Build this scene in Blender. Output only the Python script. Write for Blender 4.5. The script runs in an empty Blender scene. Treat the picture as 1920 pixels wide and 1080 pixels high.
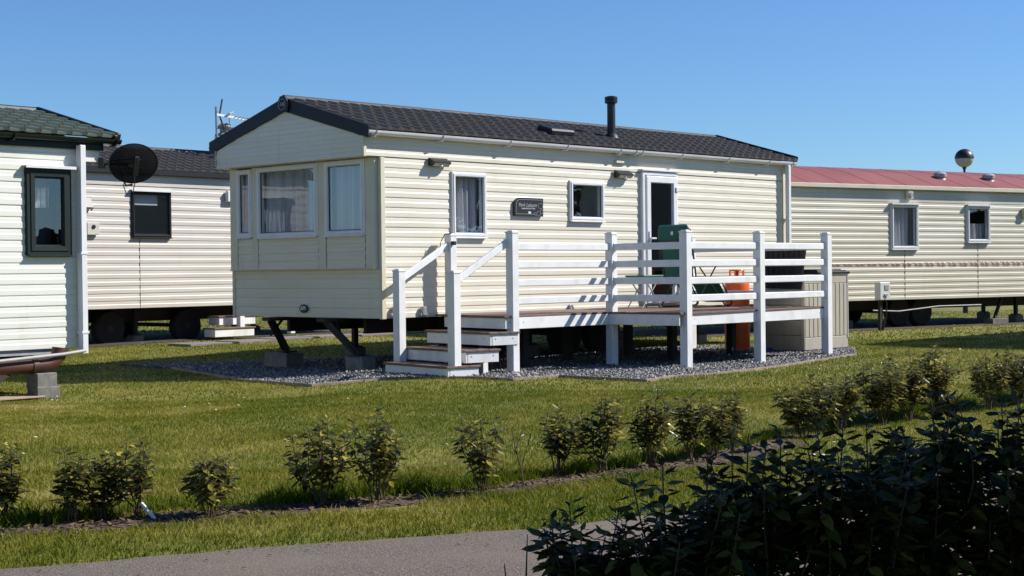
import bpy, bmesh, math, random
import numpy as np
from mathutils import Vector, Matrix, Euler
R = math.radians
random.seed(7); rng = np.random.default_rng(11)
scene = bpy.context.scene
col = scene.collection

# ------------------------------------------------------------------ camera, sky, sun, exposure
CAM_H = 1.2
cam_d = bpy.data.cameras.new("camera"); cam = bpy.data.objects.new("camera", cam_d); col.objects.link(cam)
cam_d.sensor_width = 36; cam_d.lens = 54.58; cam_d.clip_start = .05; cam_d.clip_end = 2000
pit, rol = -0.0104, 0.0111
fwd = Vector((0, math.cos(pit), math.sin(pit))); upv = Vector((0, -math.sin(pit), math.cos(pit))); xv = Vector((1, 0, 0))
rt = xv*math.cos(rol) - upv*math.sin(rol); u2 = xv*math.sin(rol) + upv*math.cos(rol)
M = Matrix((rt, u2, -fwd)).transposed().to_4x4(); M.translation = (0, 0, CAM_H); cam.matrix_world = M
scene.camera = cam
TH = 0.7637                                   # heading of the caravan rows
U = Vector((math.sin(TH), math.cos(TH), 0)); D = Vector((math.cos(TH), -math.sin(TH), 0))
sun_dir = (U*1.3 + D*1.0 + Vector((0, 0, 1.37))).normalized()
sun_el = math.asin(sun_dir.z); sun_az = math.atan2(sun_dir.x, sun_dir.y)
w = bpy.data.worlds.new("World"); scene.world = w; w.use_nodes = True
nt = w.node_tree; bg = nt.nodes["Background"]
sky = nt.nodes.new("ShaderNodeTexSky"); sky.sky_type = 'NISHITA'; sky.sun_disc = False
sky.sun_elevation = sun_el; sky.sun_rotation = sun_az; sky.altitude = 0; sky.air_density = 1.0; sky.dust_density = 0.; sky.ozone_density = 5.
wb = nt.nodes.new("ShaderNodeMix"); wb.data_type = 'RGBA'; wb.blend_type = 'MULTIPLY'; wb.inputs[0].default_value = 1; wb.inputs[7].default_value = (.62, .825, 1.06, 1)   # camera white balance of the clear sky
nt.links.new(sky.outputs[0], wb.inputs[6]); nt.links.new(wb.outputs[2], bg.inputs[0]); bg.inputs[1].default_value = 0.088
sl = bpy.data.lights.new("sun", 'SUN'); sl.energy = 5.0; sl.angle = R(.5); sl.color = (1, .95, .88)
so = bpy.data.objects.new("sun", sl); col.objects.link(so); so.rotation_euler = sun_dir.to_track_quat('Z', 'Y').to_euler()
vs = scene.view_settings; vs.view_transform = 'Standard'; vs.look = 'None'; vs.exposure = 0.45; vs.gamma = 1; vs.use_curve_mapping = False

# ------------------------------------------------------------------ materials
def nd(t, k, **kw):
    n = t.nodes.new(k)
    for a, b in kw.items(): setattr(n, a, b)
    return n
def mat(name, c, rough=.5, c2=None, scale=6., amt=1., bump=0., bscale=60., stretch=None, metal=0., spec=.5, detail=4., lo=.35, hi=.65, dirt=None):
    c = tuple(v*.85 for v in c); c2 = tuple(v*.85 for v in c2) if c2 else None
    m = bpy.data.materials.new(name); m.use_nodes = True; t = m.node_tree; b = t.nodes["Principled BSDF"]
    b.inputs["Base Color"].default_value = (*c, 1); b.inputs["Roughness"].default_value = rough; b.inputs["Metallic"].default_value = metal
    b.inputs["Specular IOR Level"].default_value = spec
    tc = nd(t, "ShaderNodeTexCoord"); vec = tc.outputs["Object"]
    if stretch:
        mp = nd(t, "ShaderNodeMapping"); mp.inputs["Scale"].default_value = stretch; t.links.new(vec, mp.inputs[0]); vec = mp.outputs[0]
    if c2:
        n = nd(t, "ShaderNodeTexNoise"); n.inputs["Scale"].default_value = scale; n.inputs["Detail"].default_value = detail; t.links.new(vec, n.inputs[0])
        r = nd(t, "ShaderNodeMapRange"); r.inputs[1].default_value = lo; r.inputs[2].default_value = hi; r.inputs[4].default_value = amt; t.links.new(n.outputs[0], r.inputs[0])
        mx = nd(t, "ShaderNodeMix", data_type='RGBA'); mx.inputs[6].default_value = (*c, 1); mx.inputs[7].default_value = (*c2, 1)
        t.links.new(r.outputs[0], mx.inputs[0]); t.links.new(mx.outputs[2], b.inputs["Base Color"])
    if dirt:      # (colour, mapping scale, from, to, amount): streaks, splashes and blotches with a shape of their own
        dc, dsc, d0, d1_, da = dirt
        mp2 = nd(t, "ShaderNodeMapping"); mp2.inputs["Scale"].default_value = dsc; t.links.new(tc.outputs["Object"], mp2.inputs[0])
        n = nd(t, "ShaderNodeTexNoise"); n.inputs["Scale"].default_value = 1; n.inputs["Detail"].default_value = 6; t.links.new(mp2.outputs[0], n.inputs[0])
        r = nd(t, "ShaderNodeMapRange"); r.inputs[1].default_value = d0; r.inputs[2].default_value = d1_; r.inputs[4].default_value = da; t.links.new(n.outputs[0], r.inputs[0])
        m2 = nd(t, "ShaderNodeMix", data_type='RGBA'); m2.inputs[7].default_value = (*dc, 1); t.links.new(r.outputs[0], m2.inputs[0])
        if c2: t.links.new(mx.outputs[2], m2.inputs[6])
        else: m2.inputs[6].default_value = (*c, 1)
        t.links.new(m2.outputs[2], b.inputs["Base Color"])
    if bump:
        n = nd(t, "ShaderNodeTexNoise"); n.inputs["Scale"].default_value = bscale; n.inputs["Detail"].default_value = 3; t.links.new(vec, n.inputs[0])
        bp = nd(t, "ShaderNodeBump"); bp.inputs["Strength"].default_value = bump; bp.inputs["Distance"].default_value = .01
        t.links.new(n.outputs[0], bp.inputs["Height"]); t.links.new(bp.outputs[0], b.inputs["Normal"])
    return m
ST = (.6, .6, 5)
MT = {}
MT['cream'] = mat("cream_siding", (.79, .75, .625), .42, (.71, .65, .50), 1.6, .55, .05, 3, stretch=(.5, .5, 3), dirt=((.40, .34, .22), (7, 7, .9), .58, .80, .24))
MT['pale'] = mat("pale_green_siding", (.83, .84, .755), .42, (.74, .75, .64), 1.6, .5, .05, 3, stretch=(.5, .5, 3), dirt=((.40, .34, .22), (7, 7, .9), .58, .80, .24))
MT['pink'] = mat("pinkish_siding", (.66, .615, .55), .45, (.57, .51, .43), 1.6, .5, .05, 3, stretch=(.5, .5, 3), dirt=((.40, .34, .22), (7, 7, .9), .58, .80, .24))
MT['buff'] = mat("buff_siding", (.75, .715, .59), .45, (.58, .53, .39), 1.3, .6, .05, 3, stretch=(.4, .4, 2.5), dirt=((.40, .34, .22), (7, 7, .9), .58, .80, .24))
MT['trimc'] = mat("cream_trim", (.74, .69, .54), .45, (.62, .56, .41), 3, .5)
MT['white'] = mat("white_plastic", (.84, .85, .86), .35, (.70, .71, .72), 4, .5)
MT['paint'] = mat("white_painted_timber", (.92, .92, .92), .42, (.74, .74, .72), 5, .5, .1, 40, stretch=(1, 1, 1), dirt=((.48, .47, .40), (5, 5, 3), .56, .80, .5))
MT['dark'] = mat("anthracite_trim", (.009, .011, .016), .5, (.014, .016, .021), 5, .6, spec=.3)
MT['black'] = mat("black_metal", (.012, .012, .013), .45)
MT['under'] = mat("dark_steel_chassis", (.02, .018, .016), .7, (.05, .03, .02), 4, .6)
MT['tile'] = mat("dark_roof_tile", (.055, .052, .050), .6, (.088, .082, .075), 9, .6, .2, 180, spec=.25)
MT['lichen'] = mat("worn_tile_edge", (.17, .155, .13), .8, (.035, .033, .03), 26, .9, .3, 150)
MT['gtile'] = mat("green_roof_tile", (.125, .165, .125), .6, (.17, .20, .155), 7, .7, .2, 160, spec=.3)
MT['gedge'] = mat("worn_green_tile_edge", (.12, .12, .08), .8, (.03, .03, .02), 20, .9)
MT['red'] = mat("faded_red_roof", (.27, .085, .082), .65, (.33, .125, .115), 1.2, .7, .06, 5, spec=.25)
MT['green'] = mat("dark_green_trim", (.004, .013, .010), .5, (.007, .017, .013), 6, .6, spec=.35)
MT['deck'] = mat("brown_composite_deck", (.15, .085, .062), .65, (.22, .15, .12), 8, .7, .2, 90, stretch=(.6, 6, 6))
MT['grey'] = mat("grey_plastic", (.42, .42, .42), .5, (.32, .31, .30), 10, .6)
MT['steel'] = mat("galvanised_metal", (.45, .46, .47), .4, (.33, .33, .33), 12, .6, metal=.6)
MT['concrete'] = mat("concrete_block", (.24, .23, .205), .9, (.14, .135, .12), 14, .8, .6, 70)
MT['slab'] = mat("concrete_slab", (.25, .22, .20), .9, (.17, .15, .14), 5, .8, .4, 60)
MT['orange'] = mat("orange_paint", (.90, .135, .015), .42, (.70, .10, .014), 6, .7)
MT['teal'] = mat("green_fabric", (.012, .115, .095), .75, (.016, .15, .125), 30, .5, .15, 300)
MT['gplast'] = mat("green_table_plastic", (.03, .20, .11), .5)
MT['tan'] = mat("taupe_resin", (.47, .43, .35), .6, (.39, .35, .28), 6, .6, .2, 60, stretch=(3, 3, .6))
MT['brown'] = mat("brown_waste_pipe", (.095, .030, .017), .55, (.06, .02, .013), 6, .7)
MT['rubber'] = mat("rubber_tyre", (.02, .02, .02), .8)
MT['rust'] = mat("rusty_hub", (.12, .05, .03), .8, (.05, .03, .02), 20, .8)
MT['stone'] = mat("pale_stone", (.50, .46, .40), .8, (.36, .33, .29), 20, .7)
MT['blue'] = mat("blue_plastic", (.02, .07, .35), .4)
MT['timber'] = mat("weathered_edging_timber", (.36, .29, .19), .85, (.20, .16, .11), 8, .8, .4, 40)
MT['curtain_red'] = mat("red_brown_cushion", (.28, .07, .05), .8)
MT['room'] = mat("room_lining", (.58, .55, .48), .8)
MT['blind'] = mat("pale_blind", (.55, .60, .62), .7)
MT['light_ink'] = mat("pale_engraving", (.42, .44, .46), .5)
MT['white_ink'] = mat("silver_lettering", (.65, .68, .7), .35)
MT['lampglass'] = mat("frosted_lamp_lens", (.45, .47, .45), .25)
MT['wood'] = mat("pale_ply_board", (.50, .38, .24), .8, (.40, .30, .2), 5, .7)

def glass(name, tint=(.9, .93, .95), ior=2.15):
    m = bpy.data.materials.new(name); m.use_nodes = True; t = m.node_tree; t.nodes.clear()
    o = nd(t, "ShaderNodeOutputMaterial"); ge = nd(t, "ShaderNodeNewGeometry"); dt = nd(t, "ShaderNodeVectorMath", operation='DOT_PRODUCT')
    t.links.new(ge.outputs["Normal"], dt.inputs[0]); t.links.new(ge.outputs["Incoming"], dt.inputs[1])
    def mth(op, a, b): 
        q = nd(t, "ShaderNodeMath", operation=op)
        for i_, v in enumerate((a, b)):
            if v is None: continue
            if isinstance(v, (int, float)): q.inputs[i_].default_value = v
            else: t.links.new(v, q.inputs[i_])
        return q.outputs[0]
    r0 = ((ior-1)/(ior+1))**2
    fres = mth('ADD', mth('MULTIPLY', mth('POWER', mth('SUBTRACT', 1., mth('ABSOLUTE', dt.outputs["Value"], None)), 5.), 1-r0), r0)
    tr = nd(t, "ShaderNodeBsdfTransparent"); tr.inputs[0].default_value = (*tint, 1)
    gl = nd(t, "ShaderNodeBsdfGlossy"); gl.inputs["Roughness"].default_value = .008; gl.inputs[0].default_value = (.92, .95, 1, 1)
    n = nd(t, "ShaderNodeTexNoise"); n.inputs["Scale"].default_value = 2.2; tc = nd(t, "ShaderNodeTexCoord"); t.links.new(tc.outputs["Object"], n.inputs[0])
    bp = nd(t, "ShaderNodeBump"); bp.inputs["Strength"].default_value = .06; bp.inputs["Distance"].default_value = .02; t.links.new(n.outputs[0], bp.inputs["Height"]); t.links.new(bp.outputs[0], gl.inputs["Normal"])
    mx = nd(t, "ShaderNodeMixShader"); t.links.new(fres, mx.inputs[0]); t.links.new(tr.outputs[0], mx.inputs[1]); t.links.new(gl.outputs[0], mx.inputs[2]); t.links.new(mx.outputs[0], o.inputs[0])
    return m
MT['glass'] = glass("window_glass"); MT['dglass'] = glass("tinted_glass", (.12, .13, .14), 1.6)
def netmat(name, c, alpha, tl=.45):
    m = bpy.data.materials.new(name); m.use_nodes = True; t = m.node_tree; t.nodes.clear()
    o = nd(t, "ShaderNodeOutputMaterial"); d = nd(t, "ShaderNodeBsdfDiffuse"); d.inputs[0].default_value = (*c, 1)
    l = nd(t, "ShaderNodeBsdfTranslucent"); l.inputs[0].default_value = (*c, 1); tr = nd(t, "ShaderNodeBsdfTransparent")
    a = nd(t, "ShaderNodeMixShader"); a.inputs[0].default_value = tl; t.links.new(d.outputs[0], a.inputs[1]); t.links.new(l.outputs[0], a.inputs[2])
    b = nd(t, "ShaderNodeMixShader"); b.inputs[0].default_value = alpha; t.links.new(tr.outputs[0], b.inputs[1]); t.links.new(a.outputs[0], b.inputs[2]); t.links.new(b.outputs[0], o.inputs[0])
    return m
MT['net'] = netmat("net_curtain", (.84, .85, .88), .84)
MT['mesh'] = netmat("perforated_black_dish", (.010, .010, .011), .94, .05)
def leafmat(name, attr, ks=1., rough=.30, sp=.45):
    m = bpy.data.materials.new(name); m.use_nodes = True; t = m.node_tree; t.nodes.clear()
    o = nd(t, "ShaderNodeOutputMaterial"); b = nd(t, "ShaderNodeBsdfPrincipled"); b.inputs["Roughness"].default_value = rough; b.inputs["Specular IOR Level"].default_value = sp
    if attr: a = nd(t, "ShaderNodeAttribute", attribute_name="tint"); rv = a.outputs["Fac"]
    else: a = nd(t, "ShaderNodeObjectInfo"); rv = a.outputs["Random"]
    cr = nd(t, "ShaderNodeValToRGB"); e = cr.color_ramp.elements; e[0].color = (.026, .036, .007, 1); e[1].position = 1.; e[1].color = (.46, .38, .07, 1)
    for p, c in ((.35, (.075, .086, .014, 1)), (.75, (.25, .225, .036, 1))): q = e.new(p); q.color = c
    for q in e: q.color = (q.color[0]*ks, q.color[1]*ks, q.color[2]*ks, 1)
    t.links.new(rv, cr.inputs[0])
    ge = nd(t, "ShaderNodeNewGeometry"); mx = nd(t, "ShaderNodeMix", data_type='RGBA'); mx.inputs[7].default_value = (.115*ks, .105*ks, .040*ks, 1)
    t.links.new(ge.outputs["Backfacing"], mx.inputs[0]); t.links.new(cr.outputs[0], mx.inputs[6]); t.links.new(mx.outputs[2], b.inputs["Base Color"])
    tl = nd(t, "ShaderNodeBsdfTranslucent"); t.links.new(mx.outputs[2], tl.inputs[0])
    ms = nd(t, "ShaderNodeMixShader"); ms.inputs[0].default_value = .32; t.links.new(b.outputs[0], ms.inputs[1]); t.links.new(tl.outputs[0], ms.inputs[2]); t.links.new(ms.outputs[0], o.inputs[0])
    return m
MT['leaf'] = leafmat("evergreen_leaf", False, 1.02); MT['leafj'] = leafmat("evergreen_leaf_mass", True, 1.02); MT['shade_leaf'] = leafmat("shaded_hedge_leaf", False, .42, .38, .22); MT['shade_leafj'] = leafmat("shaded_hedge_leaf_mass", True, .42, .38, .22)  # hedge copies are darker: the foreground shade is put into the leaf colour
MT['stem'] = mat("brown_stem", (.075, .05, .03), .8, (.12, .07, .035), 30, .7)
def grassmat():
    m = bpy.data.materials.new("grass_blade"); m.use_nodes = True; t = m.node_tree; t.nodes.clear()
    o = nd(t, "ShaderNodeOutputMaterial"); d = nd(t, "ShaderNodeBsdfPrincipled"); d.inputs["Roughness"].default_value = .6; d.inputs["Specular IOR Level"].default_value = .12
    tl = nd(t, "ShaderNodeBsdfTranslucent"); a = nd(t, "ShaderNodeAttribute", attribute_name="tint")
    cr = nd(t, "ShaderNodeValToRGB"); e = cr.color_ramp.elements; e[0].color = (.062, .112, .005, 1); e[1].position = 1.; e[1].color = (.48, .40, .14, 1)
    for p, c in ((.4, (.152, .168, .011, 1)), (.7, (.265, .240, .038, 1))): q = e.new(p); q.color = c
    t.links.new(a.outputs["Fac"], cr.inputs[0]); t.links.new(cr.outputs[0], d.inputs["Base Color"]); t.links.new(cr.outputs[0], tl.inputs[0])
    ms = nd(t, "ShaderNodeMixShader"); ms.inputs[0].default_value = .35; t.links.new(d.outputs[0], ms.inputs[1]); t.links.new(tl.outputs[0], ms.inputs[2]); t.links.new(ms.outputs[0], o.inputs[0])
    return m
MT['grass'] = grassmat()
def lawnmat():
    m = mat("lawn_ground", (.12, .135, .010), .9, (.24, .21, .03), .9, .9, .5, 45, detail=8)
    return m
MT['lawn'] = lawnmat()
MT['road'] = mat("worn_tarmac", (.13, .105, .088), .9, (.36, .31, .265), 130, .9, .6, 150, detail=2, lo=.45, hi=.75, spec=.2, dirt=((.20, .165, .125), (1.3, 1.9, 1), .46, .70, .55))
MT['soil'] = mat("dry_soil", (.058, .039, .025), .95, (.125, .085, .054), 12, .9, .9, 60, detail=8)
MT['earth'] = mat("bare_earth", (.045, .035, .026), .95, (.09, .075, .06), 9, .8, .8, 50, detail=8)
MT['gravelbed'] = mat("gravel_bed", (.035, .037, .042), .9, (.08, .082, .088), 60, .9, .8, 80)
def gravelmat():
    m = mat("slate_chip", (.10, .11, .125), .55); t = m.node_tree; b = t.nodes["Principled BSDF"]
    a = nd(t, "ShaderNodeAttribute", attribute_name="tint"); cr = nd(t, "ShaderNodeValToRGB"); e = cr.color_ramp.elements
    e[0].color = (.034, .035, .038, 1); e[1].color = (.46, .45, .42, 1); q = e.new(.65); q.color = (.145, .147, .15, 1)
    t.links.new(a.outputs["Fac"], cr.inputs[0]); t.links.new(cr.outputs[0], b.inputs["Base Color"]); return m
MT['chip'] = gravelmat()
MT['litter'] = mat("dry_litter", (.11, .068, .038), .9, (.20, .135, .075), 30, .8)
MT['petal'] = mat("white_petal", (.80, .80, .78), .6)
MT['yellow'] = mat("yellow_petal", (.75, .5, .02), .6)
MT['motif'] = mat("faded_red_decal", (.40, .10, .11), .5, (.55, .32, .30), 2, .7)

# ------------------------------------------------------------------ mesh helpers
class MB:
    def __init__(s): s.v = []; s.f = []; s.mi = []
    def add(s, v, f, mi=0):
        n = len(s.v); s.v += [tuple(a) for a in v]; s.f += [tuple(i+n for i in q) for q in f]; s.mi += [mi]*len(f); return s
    def box(s, x0, x1, y0, y1, z0, z1, b=0., mi=0, fn=None):
        c = Vector(((x0+x1)/2, (y0+y1)/2, (z0+z1)/2)); h = (abs(x1-x0)/2, abs(y1-y0)/2, abs(z1-z0)/2)
        return s.obox(c, Vector((1, 0, 0)), Vector((0, 1, 0)), Vector((0, 0, 1)), h, b, mi)
    def obox(s, c, X, Y, Z, h, b=0., mi=0):
        A = (X, Y, Z); V = []; F = []
        if b <= 0:
            for k in range(8):
                g = [(1 if k >> i & 1 else -1)*h[i] for i in range(3)]; V.append(c+X*g[0]+Y*g[1]+Z*g[2])
            F = [(0, 2, 3, 1), (4, 5, 7, 6), (0, 1, 5, 4), (2, 6, 7, 3), (0, 4, 6, 2), (1, 3, 7, 5)]
            return s.add(V, F, mi)
        b = min(b, min(h)*.9); idx = {}
        for k in range(8):
            sg = [1 if k >> i & 1 else -1 for i in range(3)]
            for ax in range(3):
                g = [sg[i]*(h[i] if i == ax else h[i]-b) for i in range(3)]
                idx[(k, ax)] = len(V); V.append(c+X*g[0]+Y*g[1]+Z*g[2])
        for ax in range(3):
            o1, o2 = (ax+1) % 3, (ax+2) % 3
            for sd in (0, 1):
                ks = [sd << ax | a << o1 | bb << o2 for a, bb in ((0, 0), (1, 0), (1, 1), (0, 1))]
                q = [idx[(k, ax)] for k in ks]; F.append(tuple(q if sd else q[::-1]))
        for ax in range(3):
            o1, o2 = (ax+1) % 3, (ax+2) % 3
            for a in (0, 1):
                for bb in (0, 1):
                    k0 = a << o1 | bb << o2; k1 = k0 | 1 << ax
                    F.append((idx[(k0, o1)], idx[(k1, o1)], idx[(k1, o2)], idx[(k0, o2)]))
        for k in range(8): F.append((idx[(k, 0)], idx[(k, 1)], idx[(k, 2)]))
        return s.add(V, F, mi)
    def bar(s, p, q, wx, wz, b=0., up=Vector((0, 0, 1)), mi=0):
        p = Vector(p); q = Vector(q); d = (q-p); L = d.length; d.normalize()
        side = d.cross(up)
        if side.length < 1e-4: side = Vector((1, 0, 0))
        side.normalize(); n = side.cross(d)
        return s.obox((p+q)/2, d, side, n, (L/2, wx/2, wz/2), b, mi)
    def tube(s, path, r, n=8, cap=True, mi=0):
        path = [Vector(p) for p in path]; V = []; F = []; prev = None
        rs = r if isinstance(r, (list, tuple)) else [r]*len(path)
        for i, p in enumerate(path):
            d = (path[min(i+1, len(path)-1)]-path[max(i-1, 0)]).normalized()
            if prev is None: a = d.orthogonal().normalized()
            else: a = (prev-d*prev.dot(d)); a = a.normalized() if a.length > 1e-6 else d.orthogonal().normalized()
            prev = a; b = d.cross(a)
            for k in range(n):
                t = 2*math.pi*k/n; V.append(p+(a*math.cos(t)+b*math.sin(t))*rs[i])
        for i in range(len(path)-1):
            for k in range(n):
                k2 = (k+1) % n; F.append((i*n+k, i*n+k2, (i+1)*n+k2, (i+1)*n+k))
        if cap: F.append(tuple(range(n))[::-1]); F.append(tuple((len(path)-1)*n+k for k in range(n)))
        return s.add(V, F, mi)
    def lathe(s, c, prof, n=20, mi=0, Z=Vector((0, 0, 1)), X=Vector((1, 0, 0)), sx=1., sy=1.):
        Y = Z.cross(X); c = Vector(c); V = []; F = []
        for r, z in prof:
            for k in range(n):
                t = 2*math.pi*k/n; V.append(c+X*(r*math.cos(t)*sx)+Y*(r*math.sin(t)*sy)+Z*z)
        for i in range(len(prof)-1):
            for k in range(n):
                k2 = (k+1) % n; F.append((i*n+k, i*n+k2, (i+1)*n+k2, (i+1)*n+k))
        F.append(tuple(range(n))[::-1]); F.append(tuple((len(prof)-1)*n+k for k in range(n)))
        return s.add(V, F, mi)
    def prism(s, poly, X, Y, N, o, t, mi=0):
        """poly in (x,y), from offset 0 to t along N"""
        n = len(poly); V = [o+X*a+Y*b for a, b in poly]+[o+X*a+Y*b+N*t for a, b in poly]
        F = [tuple(range(n))[::-1], tuple(range(n, 2*n))]+[(i, (i+1) % n, n+(i+1) % n, n+i) for i in range(n)]
        return s.add(V, F, mi)
    def build(s, name, mats, parent=None, smooth=False):
        me = bpy.data.meshes.new(name); me.from_pydata(s.v, [], s.f)
        for m in (mats if isinstance(mats, (list, tuple)) else [mats]): me.materials.append(m)
        if any(s.mi): me.polygons.foreach_set("material_index", s.mi)
        if smooth: me.polygons.foreach_set("use_smooth", [True]*len(s.f)); me.set_sharp_from_angle(angle=R(40))
        me.update(); o = bpy.data.objects.new(name, me); col.objects.link(o)
        if parent: o.parent = parent
        return o
def npmesh(name, v, tris, m, tint=None, parent=None, quads=False):
    me = bpy.data.meshes.new(name); k = 4 if quads else 3; nf = len(tris)
    me.vertices.add(len(v)); me.vertices.foreach_set("co", np.asarray(v, np.float32).ravel())
    me.loops.add(nf*k); me.loops.foreach_set("vertex_index", np.asarray(tris, np.int32).ravel())
    me.polygons.add(nf); me.polygons.foreach_set("loop_start", np.arange(0, nf*k, k, dtype=np.int32)); me.polygons.foreach_set("loop_total", np.full(nf, k, np.int32))
    me.materials.append(m); me.update(calc_edges=True)
    if tint is not None:
        a = me.attributes.new("tint", 'FLOAT', 'POINT'); a.data.foreach_set("value", np.asarray(tint, np.float32))
    o = bpy.data.objects.new(name, me); col.objects.link(o)
    if parent: o.parent = parent
    return o
def tag(o, label=None, cat=None, group=None, kind=None):
    if label: o['label'] = label
    if cat: o['category'] = cat
    if group: o['group'] = group
    if kind: o['kind'] = kind
    return o
def empty(name, loc, rz=0., label=None, cat=None, group=None):
    o = bpy.data.objects.new(name, None); o.empty_display_size = .2; col.objects.link(o); o.location = loc; o.rotation_euler = (0, 0, rz)
    return tag(o, label, cat, group)
def copy_to(o, parent=None, M=None):
    c = o.copy(); col.objects.link(c); c.parent = parent
    if M is not None: c.matrix_basis = M
    return c
class Wall:
    def __init__(s, o, sd, od): s.o = Vector(o); s.s = Vector(sd); s.n = Vector(od); s.z = Vector((0, 0, 1))
    def p(s, a, o, z): return s.o+s.s*a+s.n*o+Vector((0, 0, z))

PROF = [(0, 0.), (.001, .0065), (.05, .0085), (.48, .0085), (.56, .004), (.80, .0025), (1, 0.)]
def minus(iv, cuts):
    out = [iv]
    for c0, c1 in cuts:
        nx = []
        for a, b in out:
            if c1 <= a or c0 >= b: nx.append((a, b)); continue
            if c0 > a: nx.append((a, c0))
            if c1 < b: nx.append((c1, b))
        out = nx
    return out
def clad(parent, W, lim, z0, z1, pitch, holes, m, name="cladding_board"):
    """one mesh per board: profiled weatherboard split round the openings; lim(z) gives the run"""
    n = max(1, round((z1-z0)/pitch)); p = (z1-z0)/n
    for i in range(n):
        zb = z0+i*p; pts = [(zb+a*p, o) for a, o in PROF]
        cuts = sorted({h for H in holes for h in H[2:] if zb+.002 < h < zb+p-.002})
        for c in cuts:
            for k in range(len(pts)-1):
                if pts[k][0] < c < pts[k+1][0]:
                    f = (c-pts[k][0])/(pts[k+1][0]-pts[k][0]); pts.insert(k+1, (c, pts[k][1]+f*(pts[k+1][1]-pts[k][1]))); break
        qs = []; jog = random.uniform(-.0012, .0012)
        for (za, oa), (zc, oc) in zip(pts, pts[1:]):
            mid = (za+zc)/2; La, Lc = lim(za), lim(zc)
            if La[1]-La[0] < .01: continue
            hs = [(H[0], H[1]) for H in holes if H[2]-1e-6 < mid < H[3]+1e-6]
            if hs:
                for a, b in minus((max(La[0], Lc[0]), min(La[1], Lc[1])), sorted(hs)):
                    qs.append((a, b, [W.p(a, oa+jog, za), W.p(b, oa+jog, za), W.p(b, oc+jog, zc), W.p(a, oc+jog, zc)]))
            else:
                qs.append((La[0], La[1], [W.p(La[0], oa+jog, za), W.p(La[1], oa+jog, za), W.p(Lc[1], oc+jog, zc), W.p(Lc[0], oc+jog, zc)]))
        qs.sort(key=lambda q: q[0]); groups = []
        for a, b, q in qs:
            if groups and a < groups[-1][0]-1e-6: groups[-1][0] = max(groups[-1][0], b); groups[-1][1].append(q)
            else: groups.append([b, [q]])
        for _, gq in groups:
            mb = MB()
            for q in gq: mb.add(q, [(0, 1, 2, 3)])
            mb.build(name, m, parent)
def ring(mb, W, s0, s1, z0, z1, prof, mi=0):
    loops = []
    for ins, o in prof:
        loops.append([W.p(s0+ins, o, z0+ins), W.p(s1-ins, o, z0+ins), W.p(s1-ins, o, z1-ins), W.p(s0+ins, o, z1-ins)])
    V = [v for l in loops for v in l]; F = []
    for i in range(len(loops)-1):
        for k in range(4):
            k2 = (k+1) % 4; F.append((i*4+k, i*4+k2, (i+1)*4+k2, (i+1)*4+k))
    mb.add(V, F, mi)
def wbox(mb, W, s0, s1, o0, o1, z0, z1, b=.004, mi=0):
    return mb.obox(W.p((s0+s1)/2, (o0+o1)/2, (z0+z1)/2), W.s, W.n, W.z, (abs(s1-s0)/2, abs(o1-o0)/2, abs(z1-z0)/2), b, mi)
def curtain(parent, W, s0, s1, z0, z1, o, amp=.034, waves=9, name="net_curtain", m='net', gather=0.):
    n = waves*8; V = []; F = []; rr = random.Random(int(s0*100)+int(z0*10))
    ph = rr.uniform(0, 6)
    for j, zf in enumerate((0, .33, .66, 1)):
        for i in range(n+1):
            t = i/n; a = amp*(1-.35*zf)*(math.sin(t*waves*2*math.pi+ph+.5*zf)+.5*math.sin(t*waves*3.3+ph*2))
            g = gather*(math.sin(zf*math.pi))*(t-.5)
            V.append(W.p(s0+(s1-s0)*t-g, o+a, z0+(z1-z0)*zf))
    for j in range(3):
        for i in range(n): F.append((j*(n+1)+i, j*(n+1)+i+1, (j+1)*(n+1)+i+1, (j+1)*(n+1)+i))
    return MB().add(V, F).build(name, MT[m], parent, True)
def window(parent, W, s0, s1, z0, z1, m='white', fw=.05, proud=.03, net=True, pane='glass', netspan=(0, 1), netz=(0, 1), hood=None, name="window", sash=True):
    mb = MB(); ring(mb, W, s0, s1, z0, z1, [(0, -.01), (0, proud), (.008, proud+.008), (fw*.45, proud+.008), (fw*.5, proud+.018), (fw*.95, proud+.016), (fw+.008, proud-.005), (fw+.012, proud-.03), (fw+.012, -.05)])
    wbox(mb, W, s0+.01, s1-.01, proud, proud+.035, z0-.012, z0+.006, .003)
    wo = mb.build(name, MT[m], parent)
    q = fw+.010
    MB().add([W.p(s0+q, proud-.02, z0+q), W.p(s1-q, proud-.02, z0+q), W.p(s1-q, proud-.02, z1-q), W.p(s0+q, proud-.02, z1-q)], [(0, 1, 2, 3)]).build("pane", MT[pane], wo)
    if sash:
        g = MB(); ring(g, W, s0+q, s1-q, z0+q, z1-q, [(-.004, proud-.012), (.006, proud-.012), (.006, proud-.024), (-.004, proud-.024)]); g.build("gasket", MT['black'], wo)
    if net:
        curtain(wo, W, s0+(s1-s0)*netspan[0], s0+(s1-s0)*netspan[1], z0+(z1-z0)*netz[0], z0+(z1-z0)*netz[1], -.10, .034, max(3, int((s1-s0)*10*(netspan[1]-netspan[0]))))
    if hood:
        h = MB(); wbox(h, W, s0-.03, s1+.03, .0, proud+.06, z1+.004, z1+.02, .003); wbox(h, W, s0-.03, s1+.03, proud+.05, proud+.06, z1-.012, z1+.006, .002)
        h.build("drip_hood", MT[hood], wo)
    return wo
def mtx(X, Y, Z, o): 
    m = Matrix((X, Y, Z)).transposed().to_4x4(); m.translation = o; return m
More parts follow.
